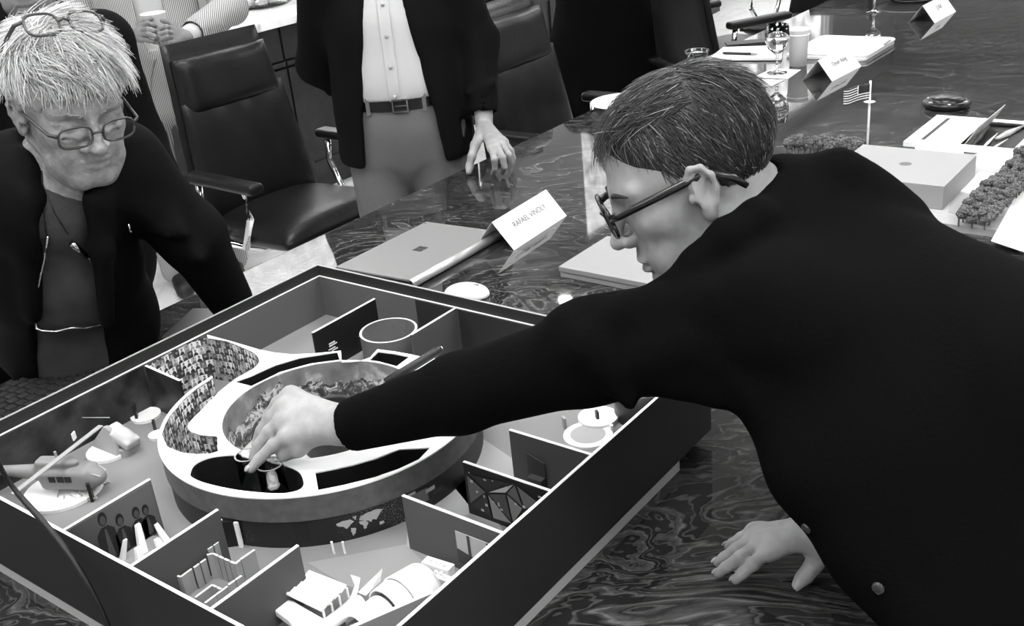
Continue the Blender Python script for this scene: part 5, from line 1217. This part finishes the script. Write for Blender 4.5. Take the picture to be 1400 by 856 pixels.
    end_cut(sd, W_[1] + (E_[1] - W_[1]) * .06, W_[1] - E_[1], r=.06, l=.05, inner=.032)
    bl = skin('blazer', sd, .008, m_suit, t, it=2)
    h, n = bvh_hit(bl, 176, 308)
    if h is not None: MB().tube([h + n * .003 + (0, 0, .008), h + n * .003 - (0, 0, .010)], .003, 6).build('lapel_pin', m_chr, bl, smooth=True)
    def on(px, py, lift=.008):
        h, n = bvh_hit(sh, px, py); return D(px, py, 1.8) if h is None else h + n * lift
    # reading glasses hanging by one arm from the neckline
    gp = [on(x, y, .012) for x, y in [(52, 441), (60, 445), (78, 446), (93, 442), (99, 441), (115, 442), (132, 438), (138, 434)]]
    f = MB().tube(gp, .0022, 6).build('eyeglasses', m_chr, t, smooth=True, label='thin wire reading glasses hanging open on the T-shirt')
    MB().tube([on(52, 441, .012), on(54, 390, .014), on(62, 345, .012), on(66, 318, .010)], .0022, 6).build('temple', m_chr, f, smooth=True)
    MB().tube([on(144, 414, .012), on(132, 380, .016), on(116, 345, .016), on(110, 338, .016)], .0034, 6).build('temple', m_chr, f, smooth=True)
    MB().tube([on(112, 342, .016), on(95, 325, .014)], .0055, 8).build('temple_tip', m_chr, f, smooth=True)
    MB().tube([on(144, 414, .012), on(138, 434, .012)], .003, 6).build('hinge', m_blk, f, smooth=True)
    for q in ((52, 93), (99, 138)):
        MB().slab([on(x, y, .011) for x, y in [(q[0], 438), (q[0] + 4, 446), ((q[0] + q[1]) / 2, 447), (q[1] - 4, 444), (q[1], 437), ((q[0] + q[1]) / 2, 434)]], RC[:, 2], .0008).build('lens', m_lens, f)
    MB().tube([on(x, y, .006) for x, y in [(58, 236), (60, 275), (62, 300), (66, 330)]], .0014, 5).build('cord', m_blk, f, smooth=True)
    MB().tube([on(x, y, .006) for x, y in [(58, 250), (75, 290), (92, 318)]], .0010, 5).build('cord', m_blk, f, smooth=True)
    tr = SD(); tr.chain([pel + (0, .0, .02), pel + (0, .02, -.08)], [.165, .16], k=.03)
    for i in (0, 1): tr.chain([hips[i], kn[i], an[i] + (0, 0, .02)], [.095, .07, .06], k=.03)
    skin('trousers', tr, .013, m_suit2, t); shoes(t, an, (0, -1, 0), m_blk)
man_white_hair()
# ======== generic upright standing figure: fw = facing, lat = own left, heights scaled by s
def figure(label, base, fw, s, skin_m, hair_m, arms, hands, clothes, head_yaw=0.0, lean=0.0, drop=0.0):
    base = np.array(base, float); fw = np.array([fw[0], fw[1], 0.0]); fw /= np.linalg.norm(fw); lat = np.array([-fw[1], fw[0], 0]); up = np.array([0, 0, 1.0])
    T = lambda f, l, z: base + fw * (f * s + lean * max(0, z - .9)) + lat * l * s + up * (z - drop * min(1.0, max(0.0, (z - .48) / .4))) * s
    t = thing('person', label, 'person', base)
    J = dict(T=T, fw=fw, lat=lat, up=up, s=s, t=t); c = T(.04, 0, 1.60); hf = fw * math.cos(head_yaw) + lat * math.sin(head_yaw) - up * .12; R = frame(hf)
    S = [T(0, .19, 1.385), T(0, -.19, 1.385)]; E_ = [np.array(a[0]) for a in arms]; W_ = [np.array(a[1]) for a in arms]
    sp = [T(-.01, 0, 1.40), T(0, 0, 1.22), T(.01, 0, 1.04), T(0, 0, .92)]; hips = [T(0, .095, .88), T(0, -.095, .88)]; kl = .105 if not drop else .04; kn = [T(.02, kl, .48), T(.02 + drop * .3, -.105, .48)]; an = [T(-.02, kl if drop else .11, .09), T(-.02, -.11, .09)]
    if drop: hips[0] = T(0, .05, .88)
    J.update(c=c, R=R, S=S, E=E_, W=W_, sp=sp, hips=hips, kn=kn, an=an)
    sd = SD(); L = head_sd(sd, c, R, s * .98); limbs_body(sd, T(.01, 0, 1.53), T(-.01, 0, 1.43), S, E_, W_, sp, hips, kn, an, fw)
    fz = []
    for (wr, fs, th) in hands:
        hand_pts(sd, wr, fs, th, r=.0088, wr_r=.025); pts = np.array([q for f in fs for q in f] + [wr] + list(th)); fz.append((pts.min(0) - .02, pts.max(0) + .02, .003))
    skin('body', sd, .013, skin_m, t, it=1, fine=fz + [(c - .14 * s, c + .14 * s, .004)]); eyes(t, L, R, s * .98, gaze=-.1)
    hs = SD(); hs.ell(L(-.016, 0, .042), np.array((.104, .082, .088)) * s, R, k=.004).ell(L(.098, 0, -.01), np.array((.06, .12, .085)) * s, R, k=.01, op='-')
    for q in (-1, 1): hs.ell(L(.03, q * .08, -.03), np.array((.06, .05, .05)) * s, R, k=.006, op='-')
    skin('hair', hs, .005, hair_m, t, disp=None)
    clothes(J); shoes(t, an, fw, m_blk); return J
def trousers(J, mat, pleat=True, hh=.008, r=(.104, .078, .066)):
    T, s = J['T'], J['s']; sd = SD(); sd.chain([T(.008, 0, 1.015), T(.005, 0, .93), T(-.0, 0, .87)], [.162 * s, .172 * s, .168 * s], k=.04, fl=J['fw'], fs=.76)
    for i in (0, 1): sd.chain([J['hips'][i], J['kn'][i], J['an'][i] + (0, 0, -.01)], [q * s for q in r], k=.025)
    sd.cone(T(.115, .008, .975), T(.105, .003, .84), .016 * s, .012 * s, k=.02)
    rg = random.Random(4)
    for k in range(14):
        l = rg.choice((-1, 1)); p = T(.10, l * rg.uniform(.02, .05), .80 + rg.uniform(-.02, .03)); q = T(.085, l * rg.uniform(.12, .16), .83 + rg.uniform(-.02, .08)); sd.cone(p, q, .009 * s, .005 * s, k=.02)
    sd.box(T(0, 0, 1.015) + (0, 0, .2 * s), (.4, .4, .2 * s), rd=.001, k=.003, op='-')
    return skin('trousers', sd, hh, mat, J['t'], it=2)
def sleeves(sd, J, r=(.076, .062, .046), cut=(1, 1), stop=.06):
    for i in (0, 1):
        S, E, W = J['S'][i], J['E'][i], J['W'][i]; e = W + (E - W) / np.linalg.norm(E - W) * stop
        sd.cone(J['sp'][0], S, .09 * J['s'], r[0] * J['s'], k=.05).chain([S, E, e], [q * J['s'] for q in r], k=.03)
        rg = random.Random(i + 3)
        for k in range(9):
            f = rg.random(); a, b = (S, E) if rg.random() < .5 else (E, e); p = a + (b - a) * f; dd = np.array([rg.gauss(0, 1) for _ in range(3)]); dd /= np.linalg.norm(dd); ax = (b - a) / np.linalg.norm(b - a); dd -= ax * (dd @ ax); dd /= np.linalg.norm(dd) + 1e-6
            sd.cone(p + dd * r[1] * .85, p + np.cross(ax, dd) * r[1] * .9 + ax * .02, .009, .006, k=.02)
        if cut[i]: end_cut(sd, e, W - E, r=.07, l=.06, inner=r[2] * J['s'] * .8)
m_grt = M('grey_trousers', .13, .85, spec=.15, bump=(300, .3, .001), noise=(600, .115, .15))
# ======== C: man in open blazer with belt, hand on the table
def clothes_c(J):
    T, s, t, fw, lat = J['T'], J['s'], J['t'], J['fw'], J['lat']
    trousers(J, m_grt)
    # shirt
    sd = SD(); sd.chain([T(-.01, 0, 1.40), T(.015, 0, 1.22), T(.025, 0, 1.06), T(.015, 0, .985)], [q * s for q in (.12, .158, .158, .146)], k=.05, fl=fw, fs=.74)
    sd.cone(T(-.005, 0, 1.50), T(-.01, 0, 1.42), .066 * s, .075 * s, k=.03).cone(T(.0, 0, 1.56), T(-.005, 0, 1.46), .07 * s, .058 * s, k=.004, op='-')
    rg = random.Random(8)
    for k in range(14):
        l = rg.uniform(.03, .13) * (1 if k % 3 else -1); p = T(.105, -l, 1.02 + rg.uniform(0, .05)); sd.cone(p, T(.118, -l * .8, 1.06 + rg.uniform(.04, .16)), .007, .004, k=.018)
    sd.box(T(0, 0, 1.012) + (0, 0, -.2 * s), (.4, .4, .2 * s), rd=.001, k=.003, op='-')
    shirt = skin('shirt', sd, .007, M('white_shirt', .5, .8, spec=.15, bump=(40, .25, .004)), t, it=2)
    pk = MB(); pts = []
    from mathutils.bvhtree import BVHTree
    def fr(l, z, d=.002):
        me = shirt.data; 
        if 'bv' not in J: J['bv'] = BVHTree.FromPolygons([tuple(np.array(v.co) + np.array(root_loc(shirt))) for v in me.vertices], [tuple(p.vertices) for p in me.polygons])
        o = T(.5, l, z); h = J['bv'].ray_cast(Vector(o), Vector(-fw)); return (np.array(h[0]) if h[0] is not None else T(.13, l, z)) + fw * d
    zs = np.linspace(1.0, 1.44, 24)
    pk.grid([[fr(l, z, .0025) for z in zs] for l in (-.018, -.016, .016, .018)]).build('placket', M('white_shirt'), shirt, smooth=True, solid=.0015)
    for z in (1.03, 1.12, 1.21, 1.30, 1.39): MB().ell(fr(0, z, .0045), (.006, .006, .006), seg=8, rings=6).build('button', M('pearl_button', .4, .3), shirt, smooth=True)
    # belt: band following the waist
    N = 48; ring = []
    for k in range(N):
        a = 2 * PI * k / N; d = lat * math.cos(a) * .168 * s + fw * math.sin(a) * .140 * s; ring.append((d, a))
    bl = MB(); n = N; V = []
    for (zz, q) in ((.982, 1.0), (.984, 1.03), (1.016, 1.03), (1.018, 1.0)):
        for d, a in ring: V.append(T(.005, 0, zz) + d * q)
    bl.add(V, [(r * N + k, r * N + (k + 1) % N, ((r + 1) % 4) * N + (k + 1) % N, ((r + 1) % 4) * N + k) for r in range(4) for k in range(N)])
    belt = bl.build('belt', M('black_belt', .008, .35), t, smooth=False)
    b0 = T(.152, .012, 1.0); Rf = frame(lat, (0, 0, 1)); bk = MB()
    for z in (-.017, .017): bk.box(b0 + (0, 0, z), (.046, .005, .004), Rf)
    for x in (-.021, .021): bk.box(b0 + lat * x, (.004, .005, .036), Rf)
    bk.box(b0 + lat * .004, (.034, .003, .004), Rf); bk.build('buckle', m_chr, belt)
    for l in (-.09, .085):
        a = math.acos(l / .168); MB().box(T(.006 + .146 * math.sin(a), l, 1.0), (.011, .005, .05), Rf).build('belt_loop', m_grt, belt)
    # blazer
    sd = SD(); sd.chain([T(-.01, 0, 1.40), T(0, 0, 1.2), T(.0, 0, 1.0), T(-.005, 0, .84)], [q * s for q in (.145, .187, .196, .224)], k=.06, fl=fw, fs=.76)
    sd.cone(T(-.01, 0, 1.51), T(-.01, 0, 1.40), .075 * s, .12 * s, k=.04)
    sleeves(sd, J, stop=.035)
    sd.box(T(0, 0, .80) + (0, 0, -.2), (.6, .6, .2), rd=.001, k=.003, op='-')
    def wedge(l0, l1, z0, z1, w0, w1): sd.cone(T(.21, l0, z0), T(.21, l1, z1), w0 * s, w1 * s, k=.012, op='-')
    for f in (.10, .15, .2):
        sd.cone(T(f, .0, 1.46), T(f, .0, 1.12), .035 * s, .085 * s, k=.01, op='-').cone(T(f, .0, 1.12), T(f, .0, .95), .085 * s, .112 * s, k=.01, op='-').cone(T(f, .0, .95), T(f, -.0, .74), .112 * s, .135 * s, k=.01, op='-')
    sd.cone(T(0, 0, 1.62), T(0, 0, 1.42), .08 * s, .064 * s, k=.006, op='-')
    sd.chain([T(-.02, 0, 1.38), T(.0, 0, 1.2), T(.0, 0, .7)], [q * s for q in (.13, .165, .172)], k=.004, fl=fw, fs=.73, op='-')
    skin('blazer', sd, .008, m_suit, t, it=2)
bc = D(543, 142, 3.05); bs = .925
fwc = np.array([-.80, -.60, 0]); latc = np.array([.60, -.80, 0]); baseC = np.array([bc[0], bc[1], 0]) - fwc * .11
wl = P(664, 188, .80) + (0, 0, .035); ws = [wl, None]
S_l = baseC + latc * .19 * bs + np.array([0, 0, 1.385 * bs]); El = (S_l + wl) / 2 + latc * .035 + fwc * -.05
Wr_ = baseC - latc * .12 * bs - fwc * .17 + np.array([0, 0, .93 * bs]); Er_ = baseC - latc * .27 * bs - fwc * .10 + np.array([0, 0, 1.10 * bs])
ft = [[P(648, 200, .825), P(645, 214, .80), P(642, 226, .775), P(641, 233, .762)]]
hl_f = [[P(672, 203, .83), P(676, 218, .812), P(677, 230, .785), P(674, 237, .762)], [P(680, 201, .832), P(687, 215, .815), P(690, 228, .788), P(687, 236, .762)],
        [P(687, 198, .83), P(696, 212, .81), P(699, 223, .785), P(697, 233, .762)], [P(690, 194, .824), P(699, 206, .806), P(702, 216, .784), P(700, 226, .764)]]
hl_t = [P(650, 198, .825), P(645, 214, .80), P(642, 227, .775), P(641, 235, .762)]
hr_f, hr_t = hand_frame(Wr_, (0, 0, -1), fwc, -latc, .95)
JC = figure('person in open dark blazer, white shirt and grey trousers, one hand on the table', baseC, fwc, bs, m_skin, m_hdc, [(El, wl), (Er_, Wr_)], [(wl, hl_f, hl_t), (Wr_, hr_f, hr_t)], clothes_c)
# ======== D: person in a striped jacket holding a cup
g = NG('striped_cotton', .85, .1); co = g.n('TexCoord').outputs['Object']; sx = g.n('SeparateXYZ', Vector=co)
su = g.math('SINE', g.math('MULTIPLY', g.math('MULTIPLY_ADD', sx.outputs[0], .75, g.math('MULTIPLY', sx.outputs[1], -.66)), 1000.0)); g.base(g.ramp(su, [(.3, .2), (.7, .62)])); m_str = g.m
def clothes_d(J):
    T, s, t, fw, lat = J['T'], J['s'], J['t'], J['fw'], J['lat']
    trousers(J, m_str, hh=.012, r=(.098, .08, .075))
    sd = SD(); sd.chain([T(-.01, 0, 1.40), T(.01, 0, 1.22), T(.015, 0, 1.0)], [q * s for q in (.12, .15, .15)], k=.05, fl=fw, fs=.74).cone(T(0, 0, 1.5), T(-.01, 0, 1.42), .064, .075, k=.03)
    skin('shirt', sd, .012, M('white_shirt'), t)
    sd = SD(); sd.chain([T(-.01, 0, 1.40), T(0, 0, 1.2), T(.0, 0, 1.0), T(-.005, 0, .82)], [q * s for q in (.145, .178, .182, .20)], k=.06, fl=fw, fs=.78); sleeves(sd, J, r=(.074, .062, .05), stop=.055)
    sd.box(T(0, 0, .76) + (0, 0, -.2), (.6, .6, .2), rd=.001, k=.003, op='-')
    for f in (.12, .2): sd.cone(T(f, 0, 1.46), T(f, 0, 1.02), .06, .045, k=.01, op='-').cone(T(f, 0, 1.02), T(f, 0, .70), .02, .10, k=.01, op='-')
    sd.cone(T(0, 0, 1.62), T(0, 0, 1.42), .08 * s, .064 * s, k=.006, op='-'); sd.chain([T(-.02, 0, 1.38), T(.0, 0, 1.2), T(.0, 0, .7)], [q * s for q in (.13, .165, .185)], k=.004, fl=fw, fs=.75, op='-')
    jk = skin('jacket', sd, .009, m_str, t, it=2); h, n = bvh_hit(jk, 219, 98)
    if h is not None: MB().ell(h + n * .002, (.011, .011, .006), frame(np.cross(n, (.2, .3, .9)), n), 12, 6).build('button', m_blk, jk, smooth=True)
    for i in (0, 1):
        S, E, W = J['S'][i], J['E'][i], J['W'][i]; d = (W - E) / np.linalg.norm(W - E); MB().tube([W - d * .07, W - d * .012], [.036, .034], 20).build('cuff', M('white_shirt'), t, smooth=True)
fwd_ = np.array([-.52, -.85, 0]); fwd_ /= np.linalg.norm(fwd_); latd = np.array([-fwd_[1], fwd_[0], 0])
cup = D(213, 38, 3.78); bD = np.array([cup[0], cup[1], 0]) - fwd_ * .30 + latd * .0; sD = .97
wl, wr = D(253, 52, 3.72), D(180, 50, 3.72)
def cup_hand(wr, tips, th): return (wr, tips, th)
dz = lambda px, py, d: D(px, py, d)
hl_ = [[dz(236, 40, 3.69), dz(228, 37, 3.67), dz(219, 40, 3.68), dz(213, 42, 3.70)], [dz(237, 46, 3.69), dz(228, 44, 3.66), dz(218, 47, 3.67), dz(211, 49, 3.69)], [dz(238, 52, 3.69), dz(229, 51, 3.66), dz(220, 54, 3.67), dz(213, 56, 3.69)], [dz(240, 57, 3.69), dz(232, 58, 3.67), dz(225, 60, 3.68), dz(219, 62, 3.69)]]
hr_ = [[dz(194, 36, 3.69), dz(202, 32, 3.67), dz(209, 34, 3.68), dz(214, 37, 3.70)], [dz(193, 42, 3.69), dz(202, 40, 3.66), dz(211, 42, 3.66), dz(218, 44, 3.68)], [dz(193, 48, 3.69), dz(202, 47, 3.66), dz(212, 50, 3.65), dz(219, 52, 3.67)], [dz(194, 54, 3.69), dz(202, 55, 3.67), dz(210, 57, 3.67), dz(216, 59, 3.68)]]
JD = figure('person in a pale striped jacket holding a paper cup in both hands', bD, fwd_, sD, m_skin2, m_hdc,
            [(bD + latd * .30 + fwd_ * .06 + np.array([0, 0, 1.08]), wl), (bD - latd * .30 + fwd_ * .06 + np.array([0, 0, 1.08]), wr)], [(wl, hl_, [dz(238, 36, 3.72), dz(230, 30, 3.71), dz(222, 28, 3.71)]), (wr, hr_, [dz(193, 33, 3.72), dz(200, 28, 3.71), dz(207, 26, 3.71)])], clothes_d)
c = cup.copy(); c[2] -= .055
paper_cup('white paper cup held in both hands of the person in the striped jacket', c, .105, .030, .043)
# ======== E: person in a dark jacket behind the white-haired man (chin and shoulder show)
def clothes_e(J):
    T, s, t, fw, lat = J['T'], J['s'], J['t'], J['fw'], J['lat']; trousers(J, m_suit2, hh=.014)
    sd = SD(); sd.chain([T(-.01, 0, 1.40), T(0, 0, 1.2), T(.0, 0, 1.0), T(-.005, 0, .82)], [q * s for q in (.14, .165, .17, .175)], k=.06, fl=fw, fs=.8); sleeves(sd, J, cut=(0, 0)); sd.cone(T(0, 0, 1.52), T(0, 0, 1.42), .075, .10, k=.03); sd.cone(T(0, 0, 1.64), T(0, 0, 1.46), .085, .062, k=.006, op='-')
    skin('jacket', sd, .010, m_suit2, t, it=2)
hE = D(30, -46, 2.5); fE = np.array([.05, -1.0, 0]); fE /= np.linalg.norm(fE); sE = 1.0; bE = np.array([hE[0], hE[1], 0]) - fE * .04; dE = 1.60 - hE[2]
lE = np.array([-fE[1], fE[0], 0]); TE = lambda f, l, z: bE + fE * f * sE + lE * l * sE + np.array([0, 0, z - dE])
aE = [(TE(.02, .22, 1.12), TE(.2, .16, .95)), (TE(.0, -.24, 1.1), TE(.15, -.2, .92))]
hE_ = [hand_frame(a[1], fE * .6 + np.array([0, 0, -.8]), -lE * (1 if i == 0 else -1), fE, .95) for i, a in enumerate(aE)]
JE = figure('person in a dark jacket behind the white-haired man, only chin and shoulder showing', bE, fE, sE, m_skin2, m_hdc, aE, [(aE[i][1], hE_[i][0], hE_[i][1]) for i in (0, 1)], clothes_e, head_yaw=-.75, drop=dE)
# ======== F: person in long black clothes behind the second chair
def clothes_f(J):
    T, s, t, fw = J['T'], J['s'], J['t'], J['fw']
    sd = SD(); sd.chain([T(-.01, 0, 1.40), T(0, 0, 1.2), T(.0, 0, .95), T(0, 0, .5), T(0, 0, .16)], [q * s for q in (.14, .20, .235, .285, .31)], k=.06, fl=fw, fs=.75); sleeves(sd, J, cut=(0, 0)); sd.cone(T(0, 0, 1.52), T(0, 0, 1.42), .07, .10, k=.03); sd.cone(T(0, 0, 1.64), T(0, 0, 1.46), .085, .06, k=.006, op='-')
    for k in range(9): l = -.16 + .04 * k; sd.cone(T(.13, l * .8, 1.0), T(.16, l * 1.2, .2), .012, .02, k=.03)
    skin('long_coat', sd, .012, M('black_wool'), t, it=2)
cF = D(830, 60, 5.75); fF = np.array([-.7, -.7, 0]); fF /= np.linalg.norm(fF); lF = np.array([-fF[1], fF[0], 0]); bF = np.array([cF[0], cF[1], 0]); TF = lambda f, l, z: bF + fF * f + lF * l + np.array([0, 0, z])
aF_ = [(TF(-.1, .24, 1.12), TF(-.16, .04, 1.0)), (TF(-.1, -.24, 1.12), TF(-.16, -.04, .96))]
hF_ = [hand_frame(a[1], fF * .3 + np.array([0, 0, -.95]), -lF * (1 if i == 0 else -1), fF, .9) for i, a in enumerate(aF_)]
JF = figure('person in long black clothes standing behind the black chairs by the cabinets', bF, fF, 1.0, m_skin, m_hdc, aF_, [(aF_[i][1], hF_[i][0], hF_[i][1]) for i in (0, 1)], clothes_f)
